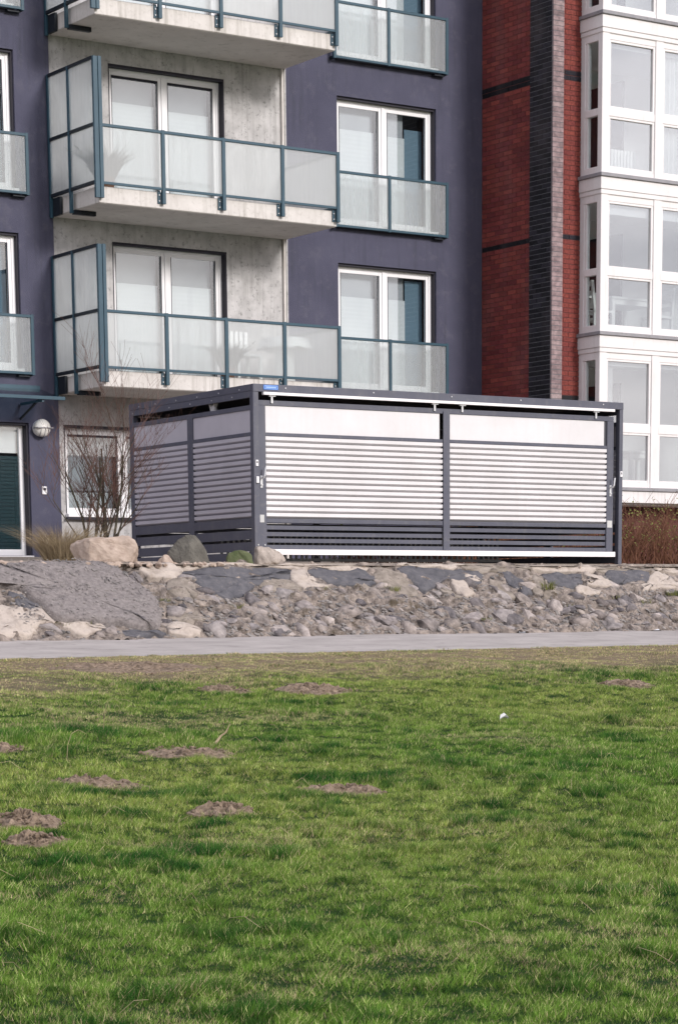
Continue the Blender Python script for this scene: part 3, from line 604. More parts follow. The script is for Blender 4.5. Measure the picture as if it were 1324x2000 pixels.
for k, L in enumerate(LED):
    if k: 
        box('fascia', M['bay_white'], bo, BXL-.03, BXR+.03, BYF-.03, 32.655, L-.27, L-.061, bevel=.008)
    else: box('fascia', M['bay_white'], bo, BXL-.03, BXR+.03, BYF-.03, 32.655, L-.27, L-.061, bevel=.008)
    box('ledge', M['bay_ledge'], bo, BXL-.06, BXR+.06, BYF-.07, 32.66, L-.060, L, bevel=.006)
    box('moulding', M['bay_white'], bo, BXL-.015, BXR+.015, BYF-.015, 32.65, L-.35, L-.271, bevel=.01) if k else None
    box('floor', M['inner_white'], bo, BXL+.1, BXR-.05, BYF+.10, 37.4, L-.30, L-.03)
    fr = MB(); y0, y1 = BYF+.012, BYF+.09
    for a, b_ in pw:
        a, b_ = a-.006, b_+.006
        fr.box(a,b_,y0,y1,L+.001,L+.09); fr.box(a,b_,y0-.004,y1,L+.96,L+1.09); fr.box(a,b_,y0,y1,L+2.22,L+2.33)
        for c, d in ((L+.09,L+.96),(L+1.09,L+2.22)):
            fr.box(a,a+.045,y0+.008,y1,c,d); fr.box(b_-.045,b_,y0+.008,y1,c,d); fr.box(a+.045,b_-.045,y0+.008,y1,d-.04,d); fr.box(a+.045,b_-.045,y0+.008,y1,c,c+.04)
    xs0, xs1 = BXL+.002, BXL+.09; y0, y1 = BYF+.12, 32.53
    fr.box(xs0,xs1,y0,y1,L+.001,L+.12); fr.box(xs0,xs1,y0,y1,L+.97,L+1.09); fr.box(xs0,xs1,y0,y1,L+2.2,L+2.33)
    fr.box(xs0+.01,xs1,32.47,32.53,L+.12,L+2.2)
    fr.build('sash_frame', M['bay_white'], bo, bevel=.005)
    for a, b_ in pw:
        for c, d in ((L+.09,L+.96),(L+1.09,L+2.22)): box('pane', M['pane_bay'], bo, a+.03, b_-.03, BYF+.055, BYF+.061, c+.03, d-.03)
    for c, d in ((L+.12,L+.97),(L+1.09,L+2.2)): box('pane', M['pane_side'], bo, BXL+.05, BXL+.056, y0, 32.48, c, d)
    if k < 3: box('roller_blind', M['blind'], bo, 27.66, 33.6, BYF+.14, BYF+.145, L+2.12-(.10 if k == 1 else 0), L+2.33)
    for kx, (a, b_) in enumerate(pw[:4]):
        if (kx+k) % 3 == 0: 
            n = 24; cv = [(a+.02+(.5 if k == 2 else .28)*q/n, BYF+.20+.02*math.sin(q*1.3)) for q in range(n+1)]
            MB().add([(x,y,L+.02) for x,y in cv]+[(x,y,L+2.2) for x,y in cv], [(q,q+1,q+n+2,q+n+1) for q in range(n)]).build('curtain', M['curtain'], bo)
    # added dark partition panel, darkens the room seen through the side pane
    box('dark_panel', M['reveal'], bo, 29.3, 29.35, 33.6, 34.6, L-.02, L+2.0)
box('room_wall', M['inner_white'], bo, BXL+.1, BXR-.05, 34.6, 34.65, 1.9, ZT)
box('room_wall', M['inner_white'], bo, BXL-.005, BXL+.02, 32.71, 34.59, 1.95, ZT)
box('roof', M['bay_white'], bo, BXL, BXR, BYF, 37.4, ZT, ZT+.1)
reroot(bb)
def table(name, loc, rz, w, d, h, lab, t=.04):
    r = empty(name, loc, rz, lab, 'table')
    box('table_top', M['furniture'], r, -w/2, w/2, -d/2, d/2, h-t, h); box('apron', M['furniture'], r, -w/2+.04, w/2-.04, -d/2+.04, d/2-.04, h-t-.09, h-t)
    for sx in (-1,1):
        for sy in (-1,1): box('leg', M['furniture'], r, sx*(w/2-.02), sx*(w/2-.085), sy*(d/2-.02), sy*(d/2-.085), 0, h-t-.001)
    return r
def chair(loc, rz, lab, grp):
    r = empty('dining_chair', loc, rz, lab, 'chair', grp)
    box('seat', M['furniture'], r, -.21, .21, -.21, .21, .43, .47)
    for sx in (-1,1):
        box('leg', M['furniture'], r, sx*.21, sx*.16, -.21, -.16, 0, .43)
        MB().prism([(.16,0),(.21,0),(.21,.47),(.27,.98),(.22,.98),(.16,.47)], sx*.21, sx*.165).build('rear_leg', M['furniture'], r)
    for z in (.58, .72, .88): box('back_slat', M['furniture'], r, -.165, .165, .205+(z-.47)*.1, .235+(z-.47)*.1, z, z+.08)
    return r
ZF = 4.825-.03
table('dining_table', (28.75, 33.0, ZF), 0, 1.0, .8, .74, 'white dining table behind the bay glass, second storey from the top')
chair((28.05, 32.75, ZF), R(80), 'white chair left of the dining table behind the bay glass', 'dining chairs in the bay')
chair((28.75, 33.62, ZF), 0, 'white chair behind the dining table in the bay', 'dining chairs in the bay')
chair((29.5, 32.8, ZF), R(-80), 'white chair right of the dining table behind the bay glass', 'dining chairs in the bay')
table('side_table', (28.95, 32.75, 2.12), 0, .62, .5, .72, 'white side table behind the lowest bay window right of the shelter')
rd = empty('radiator', (28.4, 32.5, 7.47), 0, 'white ribbed radiator behind the upper bay window', 'radiator')
for k in range(8): box('rib', M['furniture'], rd, -.3+k*.075, -.3+k*.075+.055, 0, .06, .12, .55, bevel=.008)
box('rail', M['furniture'], rd, -.3, .28, .015, .045, .14, .17); box('rail', M['furniture'], rd, -.3, .28, .015, .045, .5, .53)
for x in (-.25,.2): box('foot', M['furniture'], rd, x, x+.04, .01, .05, 0, .14)
# ================================================================== bicycle shelter
SA = -.02907; SC = (16.725, 26.458, .67)
sh = empty('bike_shelter', SC, SA, 'anthracite steel shelter with white louvred panels and a sliding gate', 'shelter')
W, D, H = 6.28, 3.52, 2.30
def sbox(name, m, *a, parent=None, bevel=0): return box(name, M[m], parent or sh, *a, bevel=bevel)
for u0, u1, v0, v1 in ((0,.085,0,.09),(6.215,W,0,.09),(0,.085,D-.12,D),(6.215,W,D-.12,D)): sbox('post', 'shed', u0,u1,v0,v1,-.08,2.20, bevel=.006)
fa = sbox('fascia', 'shed', 0,W,-.005,.045,2.20,H, bevel=.005)
for u in (.5, 1.9, 3.2, 4.4, 5.9): MB().tube([(u,-.005,2.26),(u,-.012,2.26)], .009, 8).build('bolt', M['bolt'], fa)
sbox('side_beam', 'shed', 0,.05,.046,D,2.215,H-.002); sbox('side_beam', 'shed', .004,.06,.046,D,2.13,2.212); sbox('side_beam', 'shed', W-.05,W,.046,D,2.13,H-.002); sbox('rear_beam', 'shed', .051,W-.051,D-.05,D,2.13,H-.002)
sbox('roof', 'shed_roof', .052,W-.052,.047,D-.052,2.26,2.285)
for v in (.35,.9,1.5,2.1,2.7,3.2):
    MB().tube([(.0,v,2.245),(-.008,v,2.245)], .010, 8).build('bolt', M['bolt'], sh); MB().tube([(.004,v+.2,2.165),(-.006,v+.2,2.165)], .009, 8).build('bolt', M['bolt'], sh)
sbox('track', 'shed_white', .15,6.10,-.03,.03,2.163,2.198); sbox('ground_track', 'shed_white', .21,6.14,-.02,.05,.088,.158)
for u in (.30, 2.93, 3.40, 5.785):
    hg = MB().box(u-.014,u+.014,.012,.028,2.06,2.163).box(u-.05,u+.05,.0,.03,2.145,2.1625); hg.build('roller_hanger', M['bolt'], sh)
# sliding gate
gt = MB()
gt.box(.09,6.13,.035,.085,2.03,2.098).box(.09,.205,.03,.085,.159,2.0295).box(6.01,6.13,.03,.085,.159,2.0295)
gt.box(.206,6.009,.035,.085,1.636,1.681).box(.206,6.009,.035,.085,.507,.563).box(.206,6.009,.035,.085,.1595,.216)
gate = gt.build('sliding_gate', M['shed'], sh, bevel=.004)
sbox('mid_post', 'shed', 3.08,3.19,.020,.0345,.162,2.06, parent=gate, bevel=.003)
def slatmesh(L, m, axis):
    prof = [(.048,.0),(-.010,.030),(-.010,.0752),(.030,.0762),(.052,.05)]
    return MB().prism(prof, 0, L, axis).mesh('slat', M[m])
for u0, u1 in ((.206,3.078),(3.192,6.008)):
    sbox('sheet_panel', 'shed_panel', u0,u1-.045,.05,.07,1.683,2.028, parent=gate)
    sbox('panel_edge', 'shed_roof', u1-.044,u1,.052,.072,1.683,2.028, parent=gate) if u0 > 1 else None
    me = slatmesh(u1-u0, 'shed_panel', 'x')
    for k in range(14):
        o = link('louvre_slat', me, gate); o.location = (u0, .048, .5635+k*.0765)
    me2 = MB().box(0,u1-u0,0,.012,0,.053).mesh('slat', M['shed'])
    for z in (.420, .333, .249): o = link('bottom_slat', me2, gate); o.location = (u0, .052, z)
for u, s in ((.128, 1), (6.075, -1)):
    hd = sbox('lock_plate', 'bolt', u-.018,u+.018,.022,.0295,.96,1.12, parent=gate, bevel=.004)
    MB().tube([(u,.022,1.09),(u,-.035,1.09),(u+.01,-.045,1.11),(u+.025,-.045,1.22)], .012, 8).build('handle', M['bolt'], hd)
    MB().tube([(u,.022,1.0),(u,.008,1.0)], .014, 10).build('lock_cylinder', M['bolt'], hd)
    sbox('notice', 'paper', u-.055,u+.035,.024,.029,.51,.61, parent=gate)
for u in (.045, 6.25): 
    k = sbox('card_reader', 'pvc', u-.02,u+.02,-.012,-.001,1.24,1.32, bevel=.004); sbox('reader_eye', 'reveal', u-.008,u+.008,-.014,-.0125,1.275,1.305, parent=k)
sbox('key_box', 'pvc', .028,.066,-.022,-.001,1.02,1.105, bevel=.004)
for u in (.05,.17): MB().tube([(u,.03 if u > .1 else .0,.215),(u,.02 if u > .1 else -.006,.215)], .010, 8).build('bolt', M['bolt'], sh)
# blue maker's plate: pale rounded outline, worn print that cannot be read
pl = sbox('name_plate', 'blue_plate', .155,.385,-.013,-.006,2.228,2.290, bevel=.006)
ol = MB(); ol.box(.172,.368,-.0155,-.0135,2.276,2.282).box(.172,.368,-.0155,-.0135,2.237,2.243).box(.165,.171,-.0155,-.0135,2.243,2.276).box(.369,.375,-.0155,-.0135,2.243,2.276)
ol.box(.19,.35,-.0155,-.0135,2.250,2.269); ol.build('faded_print', M['blue_pale'], pl)
# side walls
def sidewall(u, sgn, nm):
    fr = MB(); v0, v1 = .091, D-.121; a, b_ = u, u+sgn*.045
    fr.box(a,b_,v0,v1,1.97,2.03).box(a,b_,v0,v1,1.632,1.682).box(a,b_,v0,v1,.445,.563)
    f = fr.build(nm, M['shed'], sh, bevel=.004)
    sbox('mid_post', 'shed', u-.004*sgn,u+.06*sgn,1.65,1.80,-.06,2.02, parent=f, bevel=.004)
    for c, d in ((v0,1.648),(1.802,v1)):
        sbox('sheet_panel', 'shed_side', u+sgn*.015,u+sgn*.03,c,d,1.683,1.969, parent=f)
        prof = [(x*sgn, z) for x, z in [(.040,.0),(-.010,.029),(-.010,.0752),(.030,.0760),(.044,.05)]]
        me = MB().prism(prof, 0, d-c, 'y').mesh('slat', M['shed_side'])
        for k in range(14): o = link('louvre_slat', me, f); o.location = (u+sgn*.012, c, .5635+k*.0763)
        me2 = MB().box(0,.012,0,d-c,0,.12).mesh('slat', M['shed'])
        for z in (.29, .135, .0): o = link('bottom_slat', me2, f); o.location = (u+sgn*.02-.006, c, z)
    return f
sidewall(.002, 1, 'side_wall'); sidewall(W-.002, -1, 'side_wall')
bk = MB(); bk.box(.09,6.21,D-.06,D-.02,1.6,1.66).box(.09,6.21,D-.06,D-.02,.32,.40).box(3.1,3.2,D-.07,D-.01,0,2.12); bko = bk.build('rear_wall', M['shed'], sh)
for k in range(15): sbox('rear_slat', 'shed', .09,6.21,D-.045,D-.035,.41+k*.0795,.41+k*.0795+.072, parent=bko)
sbox('rear_panel', 'shed', .09,6.21,D-.045,D-.03,1.665,2.125, parent=bko)
for y, s in ((1.15, 1), (1.42, -1)): MB().tube([(.14, y+s*.10, 2.04),(.13, y+s*.10, 2.10),(.13, y+s*.05, 2.16),(.13, y-s*.02, 2.19)], [.035,.035,.03,.02], 8).build('ceiling_hook', M['pvc'], sh)
rk = empty('bike_rack', (0,0,0), 0, 'dark picket-like bike rack bars showing under the shelter gate', 'bike rack')
rk.location = Vector(SC)+Matrix.Rotation(SA, 3, 'Z') @ Vector((.35, 1.6, 0)); rk.rotation_euler = (0,0,SA)
for z in (.04, .40): box('rail', M['rack'], rk, 0, 4.9, -.02, .02, z, z+.04)
mb_ = bmesh_box(.03, .36, .03, M['rack'])
for k in range(52):
    o = link('bar', mb_, rk); o.location = (.05+k*.094+random.uniform(-.012,.012), 0, .22)

# ================================================================== boulders, rubble
RV = Vector((.827,-.563,0)); BV = Vector((.563,.827,0))        # along and away from the lawn's view of the bank
def shaped(loc, pts, m, label, seed, amp=.035, bev=.02):
    me = hull([RV*a+BV*b2+Vector((0,0,c)) for a, b2, c in pts], 'boulder', 3, amp*1.2, seed, bev*.5, .03); me.materials.append(M[m])
    o = link('boulder', me); o.location = loc; return tag(o, label, 'boulder', 'boulders along the terrace edge')
shaped((14.27,26.16,.66), [(-.43,.10,.17),(-.36,.16,.24),(-.34,.05,-.03),(-.15,-.17,.25),(-.15,-.19,-.03),(-.05,.0,.28),(.10,-.10,.27),(.31,.02,.30),(.40,-.02,.25),(.44,-.06,.19),(.36,-.14,-.03),(.20,-.17,.02),(.1,.33,.24),(.35,.3,.2),(-.3,.3,.15),(-.3,.3,-.03),(.4,.3,-.03)], 'boulder_pink', 'large pale pink granite boulder in front of the bare shrub', 4)
shaped((15.38,26.02,.64), [(-.32,.0,.0),(-.25,-.05,.10),(-.10,-.02,.25),(.0,.0,.345),(.13,.02,.35),(.20,.0,.28),(.29,.02,.12),(.32,.0,-.02),(-.05,-.2,-.02),(.12,-.20,-.02),(.08,-.10,.22),(0,.25,.25),(-.2,.25,-.02),(.25,.25,-.02)], 'boulder_dark', 'dark pointed boulder before the shelter side wall', 23)
shaped((16.16,25.95,.63), [(-.19,.0,.02),(-.15,-.06,.11),(-.05,-.05,.165),(.10,-.04,.16),(.17,-.02,.12),(.19,.0,-.02),(-.15,-.1,-.02),(.15,-.12,-.02),(0,.15,.14),(-.15,.15,-.02),(.15,.15,-.02)], 'boulder_moss', 'low mossy green boulder beside the corner post', 31, .03)
shaped((16.64,25.95,.63), [(-.20,.0,.215),(-.21,.0,.0),(-.16,-.10,.19),(-.02,-.08,.20),(.12,-.03,.15),(.19,.0,.11),(.21,.0,.04),(.15,-.05,-.02),(-.15,-.14,-.02),(.05,-.15,.02),(0,.18,.17),(-.15,.18,-.02),(.15,.18,-.02)], 'boulder_grey', 'speckled grey boulder at the foot of the corner post', 47, .03)
shaped((15.02,25.93,.61), [(-.12,.0,-.02),(-.08,.0,.08),(.0,-.02,.13),(.06,.0,.12),(.13,.0,.02),(.1,.0,-.02),(.0,-.1,-.02),(0,.1,.05),(-.1,.1,-.02),(.1,.1,-.02)], 'boulder_pink', 'small pink rock left of the dark pointed boulder', 53, .02, .012)
rub = MB()
for k in range(330):
    x = random.uniform(11.8, 24.4) if k % 3 == 0 else random.uniform(12.2, 16.1); y = random.uniform(25.68, 25.98); s = random.uniform(.018,.06)*(1.25 if x < 16 else .6)
    me = srocks[k % 14]; mt = Matrix.Translation((x,y,.585+s*.25)) @ Matrix.Rotation(random.uniform(0,6.28), 4, 'Z') @ Matrix.Rotation(random.gauss(0,.4), 4, 'X') @ Matrix.Diagonal((s,s*1.1,s*1.5,1))
    rub.add([mt @ v.co for v in me.vertices], [tuple(f.vertices) for f in me.polygons])
tag(rub.build('rim_rubble', mat('rim rubble', (.24,.18,.14), (.52,.42,.35), .9, 9, bmp=.5)), 'pale rubble and pebbles strewn along the terrace edge', 'rubble', kind='stuff')

# ================================================================== plants
def grow(mb, p, d, L, r, depth, out, rs, gravity=.0, tips=None):
    n = 4; pts = [p.copy()]; rad = [r]
    for i in range(n):
        d = (d+Vector((rs.gauss(0,.10), rs.gauss(0,.10), rs.gauss(0,.06)+gravity))).normalized(); p = p+d*(L/n); pts.append(p.copy()); rad.append(max(.0014, r*(1-.5*(i+1)/n)))
        if depth > 0:
            for _ in range(out[len(out)-depth]):
                if rs.random() < .75:
                    a = rs.uniform(0, 6.28); sd_ = Vector((math.cos(a), math.sin(a), rs.uniform(.2,.9))); q = (d*.75+sd_*.62).normalized()
                    grow(mb if depth > 2 else tips or mb, p.copy(), q, L*rs.uniform(.45,.72), max(.0017, rad[-1]*.62), depth-1, out, rs, gravity, tips)
    mb.tube(pts, rad, 6 if r > .012 else 4 if r > .006 else 3, False)
rs = random.Random(21); sb = (14.93, 27.45, .64)
shb = empty('bare_shrub', sb, 0, 'leafless multi-stemmed shrub with reddish twigs behind the pink boulder', 'shrub')
tw = MB()
for a, lean, L, r in ((.4,.12,1.35,.024),(2.9,.36,1.25,.020),(3.7,.16,1.40,.022),(5.6,.34,1.15,.017),(2.2,.6,.95,.013),(0.0,.05,1.5,.022),(4.4,.5,.9,.012),(1.2,.3,1.2,.016),(3.2,.7,1.0,.012),(5.2,.12,1.45,.02)):
    st = MB(); grow(st, Vector((.10*math.cos(a), .10*math.sin(a), 0)), Vector((math.cos(a)*lean, math.sin(a)*lean, 1)).normalized(), L, r, 3, [1,2,3], rs, .035, tw)
    st.build('stem', M['bark'], shb, True)
tag(tw.build('twigs', M['twig'], shb), kind='stuff')
def blades(n, cx, cy, z, rad, h, w, lean, rng):
    a = rng.uniform(0, 6.28, n); rr = rad*np.sqrt(rng.random(n)); bx, by = cx+rr*np.cos(a), cy+rr*np.sin(a)
    hh = h*rng.uniform(.55,1.1,n); d = a+rng.normal(0,.6,n); ln = lean*rng.uniform(.2,1.3,n)*hh; yw = rng.uniform(0,6.28,n)
    wx, wy = np.cos(yw)*w/2, np.sin(yw)*w/2; dx, dy = np.cos(d)*ln, np.sin(d)*ln; zz = np.full(n, z)
    V = np.stack([np.c_[bx-wx,by-wy,zz], np.c_[bx+wx,by+wy,zz], np.c_[bx-wx*.7+dx*.35,by-wy*.7+dy*.35,zz+hh*.62], np.c_[bx+wx*.7+dx*.35,by+wy*.7+dy*.35,zz+hh*.62], np.c_[bx+dx,by+dy,zz+hh]], 1).reshape(-1,3)
    b_ = np.arange(n)*5; F = np.concatenate([np.c_[b_,b_+1,b_+3], np.c_[b_,b_+3,b_+2], np.c_[b_+2,b_+3,b_+4]]); return V, F
V, F = blades(1500, 0, 0, -.01, .2, .50, .006, 1.3, np.random.default_rng(4))
o = link('ornamental_grass', fromnp('ornamental_grass', V, F, M['straw'])); o.location = (14.22,27.2,.65)
tag(o, 'dry straw-coloured grass clump left of the pink boulder', 'grass clump')
# hedge in front of the bay
hd = empty('hedge', (25.2, 30.7, .70), 0, 'reddish-brown twiggy hedge with a few yellow-green leaves right of the shelter', 'hedge')
ht = MB(); hl = MB(); rs = random.Random(5)
for k in range(1500):
    x = rs.uniform(-4.2, 5.2); y = rs.uniform(-.5, .5); L = rs.uniform(.55,1.05)*(1.0 if x > -1.4 else .45); p = Vector((x,y,rs.uniform(-.02,.15))); d = Vector((rs.gauss(0,.28), rs.gauss(0,.28), 1)).normalized(); pts = [p]
    for i in range(3):
        d = (d+Vector((rs.gauss(0,.22), rs.gauss(0,.22), 0))).normalized(); pts.append(pts[-1]+d*L/3)
        if rs.random() < .8:
            q = pts[-1]; e_ = (d+Vector((rs.gauss(0,.7), rs.gauss(0,.7), .1))).normalized(); q2 = q+e_*rs.uniform(.12,.32); ht.tube([q, q2], [.004,.0015], 3, False)
            for _ in range(rs.choice((0,0,1,2))):
                c = q2+Vector((rs.gauss(0,.03), rs.gauss(0,.03), rs.gauss(0,.03))); a = rs.uniform(0,6.28); s = rs.uniform(.012,.026); u_ = Vector((math.cos(a), math.sin(a), rs.gauss(0,.6)))*s; v_ = u_.orthogonal().normalized()*s*.7
                hl.add([c-u_, c-v_, c+u_, c+v_], [(0,1,2,3)])
    ht.tube(pts, [.008,.006,.004,.002], 3, False)
tag(ht.build('hedge_twigs', M['hedge_twig'], hd), kind='stuff'); tag(hl.build('hedge_leaves', M['hedge_leaf'], hd), kind='stuff')
yb = empty('leafy_sprig', (25.55, 30.05, .70), 0, 'fresh yellow-green leafy sprig rising above the hedge at the picture edge', 'sprig')
lf = MB(); sm = MB()
for k in range(16):
    p = Vector((rs.gauss(.0,.10), rs.gauss(0,.08), 0)); pts = [p]; d = Vector((rs.gauss(0,.12), rs.gauss(0,.12), 1))
    for i in range(4):
        d = (d+Vector((rs.gauss(0,.1), rs.gauss(0,.1), 0))).normalized(); pts.append(pts[-1]+d*rs.uniform(.22,.31))
        for _ in range(9 if i > 1 else 2):
            c = pts[-1]+Vector((rs.gauss(0,.06), rs.gauss(0,.06), rs.gauss(0,.08))); a = rs.uniform(0,6.28); s = rs.uniform(.015,.034); u_ = Vector((math.cos(a), math.sin(a), rs.gauss(0,.6)))*s; v_ = u_.orthogonal().normalized()*s*.6
            lf.add([c-u_, c-v_, c+u_, c+v_], [(0,1,2,3)])
    sm.tube(pts, [.006,.005,.004,.003,.0015], 4, False)
sm.build('stem', M['hedge_twig'], yb); tag(lf.build('leaves', M['hedge_leaf'], yb), kind='stuff')
# weeds on the bank
gw = np.random.default_rng(9); VV = []; FF = []; off = 0; CC = []
for x, t, n, h in ((20.72,.60,90,.13),(20.85,.40,40,.08),(18.05,.58,80,.08),(17.0,.62,30,.06),(15.45,.38,40,.07),(14.55,.55,60,.07),(22.3,.42,70,.09),(23.0,.55,90,.09),(12.9,.2,30,.06),(13.2,.21,30,.06),(21.9,.5,40,.07),(19.2,.2,30,.05),(23.4,.5,60,.1)):
    p = bank(x, t, float(bank_h(x,t))); V, F = blades(n, p[0], p[1], p[2]-.02, .10, h, .008, .8, gw); VV.append(V); FF.append(F+off); off += len(V)
tag(link('bank_weeds', fromnp('bank_weeds', np.concatenate(VV), np.concatenate(FF), M['hedge_leaf'])), 'sparse yellow-green weeds growing between the bank stones', 'weeds', kind='stuff')

# ================================================================== things on the balconies
zf = ZS[0]+.25
bt = empty('balcony_table', (21.88, 33.62, zf), 0, 'white table under a lace cloth behind the lowest balcony glass', 'table')
MB().tube([(0,0,0),(0,0,.66)], [.19,.15], 14).build('pedestal', M['furniture'], bt)
cl = MB(); n = 40
rings = [(0,.735),(.34,.735),(.40,.72),(.43,.64),(.46,.56)]
for r_, z in rings:
    for i in range(n):
        a = 2*math.pi*i/n; k = 1+(.05*math.sin(a*9) if z < .7 else 0); cl.v.append((r_*k*math.cos(a), r_*k*math.sin(a), z-(.02*math.sin(a*9) if z < .6 else 0)))
for j in range(len(rings)-1):
    for i in range(n): cl.f.append((j*n+i, j*n+(i+1)%n, (j+1)*n+(i+1)%n, (j+1)*n+i))
cl.build('lace_cloth', M['furniture'], bt, True)
for a in (0, 2.1, 4.2): MB().tube([(0,0,.05),(.3*math.cos(a),.3*math.sin(a),.0)], .025, 6).build('foot', M['furniture'], bt)
bc = empty('balcony_chair', (21.15, 33.75, zf), 0, 'white plastic chair behind the lowest balcony glass', 'chair')
box('seat', M['furniture'], bc, -.24,.24,-.22,.22,.40,.44, bevel=.01)
for sx in (-1,1):
    for sy in (-1,1): box('leg', M['furniture'], bc, sx*.24,sx*.19,sy*.22,sy*.17,0,.40)
for k in range(5): box('back_slat', M['furniture'], bc, -.22+k*.095,-.22+k*.095+.06,.20,.225,.44,.84)
def potplant(loc, lab, s, seed):
    r = empty('potted_plant', loc, 0, lab, 'plant', 'plants on the balconies'); MB().tube([(0,0,0),(0,0,.26*s)], [.12*s,.16*s], 14).build('pot', M['pot'], r)
    V, F = blades(420, 0, 0, .24*s, .16*s, .42*s, .035, 1.0, np.random.default_rng(seed)); tag(link('leaves', fromnp('leaves', V, F, M['plant']), r), kind='stuff')
potplant((18.62,33.75,ZS[1]+.25), 'bushy plant behind the glass at the left end of the middle balcony', 1.0, 3)
potplant((20.75,33.6,ZS[0]+.25), 'dark plant behind the glass beside the white chair on the lowest balcony', .85, 4)

# ================================================================== lawn: molehills, grass, litter
MOLE = [(6.42,10.5,.25,.075,'small steep molehill in the middle of the lawn, right of the wide flat one'),(6.40,11.95,.50,.05,'wide flat molehill on the left of the lawn'),
 (5.21,10.46,.27,.05,'molehill at the left picture edge, upper one of a pair'),(4.95,9.80,.22,.055,'molehill at the left picture edge, lower one of a pair'),
 (7.65,11.18,.36,.05,'long low molehill near the centre of the lawn'),(7.84,13.21,.44,.03,'flat strip of bare molehill soil beside the dry twig'),
 (10.71,17.47,.34,.04,'small worn molehill on the far dry grass, left of the larger one'),(11.54,17.3,.50,.045,'broad worn molehill on the far dry grass left of centre'),
 (6.75,13.82,.20,.03,'bare soil spot at the left picture edge beside the dark tussock'),(14.81,16.85,.38,.03,'low bare molehill near the right picture edge'),
 (11.3,20.1,1.3,.03,'long bare soil patch beside the path')]
MOLE = [(a, b2, c*1.22 if c < .6 else c, d*1.25, e) for a, b2, c, d, e in MOLE]
for i, (x, y, wd, h, lab) in enumerate(MOLE):
    nr, na = 14, 40; vn = VN(70+i, .05); vn2 = VN(90+i, .12); vs = []; fs = []
    for r in range(nr+1):
        q = r/nr
        for a in range(na):
            an = 2*math.pi*a/na; rr = q*wd*.62*(1+.35*(float(vn2(math.cos(an)*.3+9, math.sin(an)*.3+9))-.5)*2*.6); px, py = x+rr*math.cos(an), y+rr*math.sin(an)*.9
            hh = .5*h*max(0, 1-q**1.6)+(.07*(float(vn(px,py))-.5)+.035*(float(vn2(px,py))-.5)+.03*(random.random()-.5))*(1-q**3)*min(1, h/.045)
            vs.append((px, py, float(lawn_z(px,py))+hh+(.004 if q < .97 else -.02)))
    for r in range(nr):
        for a in range(na): fs.append((r*na+a, r*na+(a+1)%na, (r+1)*na+(a+1)%na, (r+1)*na+a))
    mo = MB().add(vs, fs); rs_ = random.Random(300+i)
    for _ in range(46):                          # loose clods
        an, q = rs_.uniform(0, 6.28), rs_.random()**.6; px, py = x+q*wd*.66*math.cos(an), y+q*wd*.6*math.sin(an); s_ = rs_.uniform(.006,.020); mh = srocks[rs_.randrange(14)]
        mt = Matrix.Translation((px, py, float(lawn_z(px,py))+.55*h*max(0,1-q**1.5)+.012)) @ Matrix.Rotation(rs_.uniform(0,6), 4, 'Z') @ Matrix.Diagonal((s_,s_*1.2,s_*1.6,1)); mo.add([mt @ v.co for v in mh.vertices], [tuple(f.vertices) for f in mh.polygons])
    tag(mo.build('molehill', M['soil'], None), lab, 'molehill', 'molehills on the lawn')
n6, n7 = VN(36,.085), VN(37,.04)
n1, n2, n3, n4, n5 = VN(31,.42), VN(32,.95), VN(33,.20), VN(34,3.0), VN(35,.6)
PTS = []
for ya, yb_, den in ((4.2,7.5,21000),(7.5,10,16000),(10,13,11500),(13,17,8000),(17,22.1,5600)):
    n = int(den*(yb_-ya)*(.435*(ya+yb_)/2+2.2)); y = RNG.uniform(ya, yb_, n); x = .485*y-1.1+RNG.random(n)*(.435*y+2.2); PTS.append(np.c_[x, y])
    for sd_, ko in ((-1, .485), (1, .92)):      # thinner margin left and right
        n = int(den*.45*(yb_-ya)*2.2); y = RNG.uniform(ya, yb_, n); x = ko*y+sd_*(1.1+2.2*RNG.random(n)); PTS.append(np.c_[x, y])
P = np.concatenate(PTS); x, y = P[:,0], P[:,1]
tus = n1(x,y)*.27+n3(x,y)*.38+n6(x,y)*.20+n2(x,y)*.15                # 0..1 tussock field
edge = np.clip((y-17.2)/2.2, 0, 1)                              # trampled dry strip along the path
dry = np.clip(edge*1.05+(n2(x+40,y)-.5)*1.1+(n4(x,y)-.5)*.6+(n3(x+7,y)-.5)*.5-.16, 0, 1)
bare = np.zeros(len(P))
for mx, my, wd, h, _ in MOLE: bare = np.maximum(bare, np.exp(-(((x-mx)**2+((y-my)/.9)**2)/(wd*.48)**2)**2))
keep = RNG.random(len(P)) > np.clip(bare*1.05+np.clip(dry-.45,0,1)*.95*(n5(x,y) > .45)+.0, 0, .985)
x, y, tus, dry = x[keep], y[keep], tus[keep], dry[keep]; N = len(x)
tall = np.clip((tus-.56)/.13, 0, 1)
for tx, ty, tr in ((7.82,14.81,.33),(7.0,14.4,.38),(5.9,10.6,.16)): tall = np.maximum(tall, 1.5*np.exp(-((x-tx)**2+(y-ty)**2)/tr**2))
tuft = n6(x+3,y)*.55+n7(x,y)*.45
hgt = (.008+.012*RNG.random(N)+.026*np.clip(tuft*1.6-.45,0,1)+.030*tall)*(1-.45*np.clip(dry,0,1)); wid = .0022+.0016*RNG.random(N)+.0006*tall+.00016*y
a = RNG.uniform(0, 6.28, N); yw = RNG.uniform(0, 6.28, N); ln = hgt*RNG.uniform(.1,1.2,N); z = lawn_z(x, y)-.006
wx, wy = np.cos(yw)*wid/2, np.sin(yw)*wid/2; dx, dy = np.cos(a)*ln+.10*hgt, np.sin(a)*ln-.05*hgt
V = np.stack([np.c_[x-wx,y-wy,z], np.c_[x+wx,y+wy,z], np.c_[x+dx,y+dy,z+hgt]], 1).reshape(-1,3)
F = np.arange(N*3).reshape(-1,3)
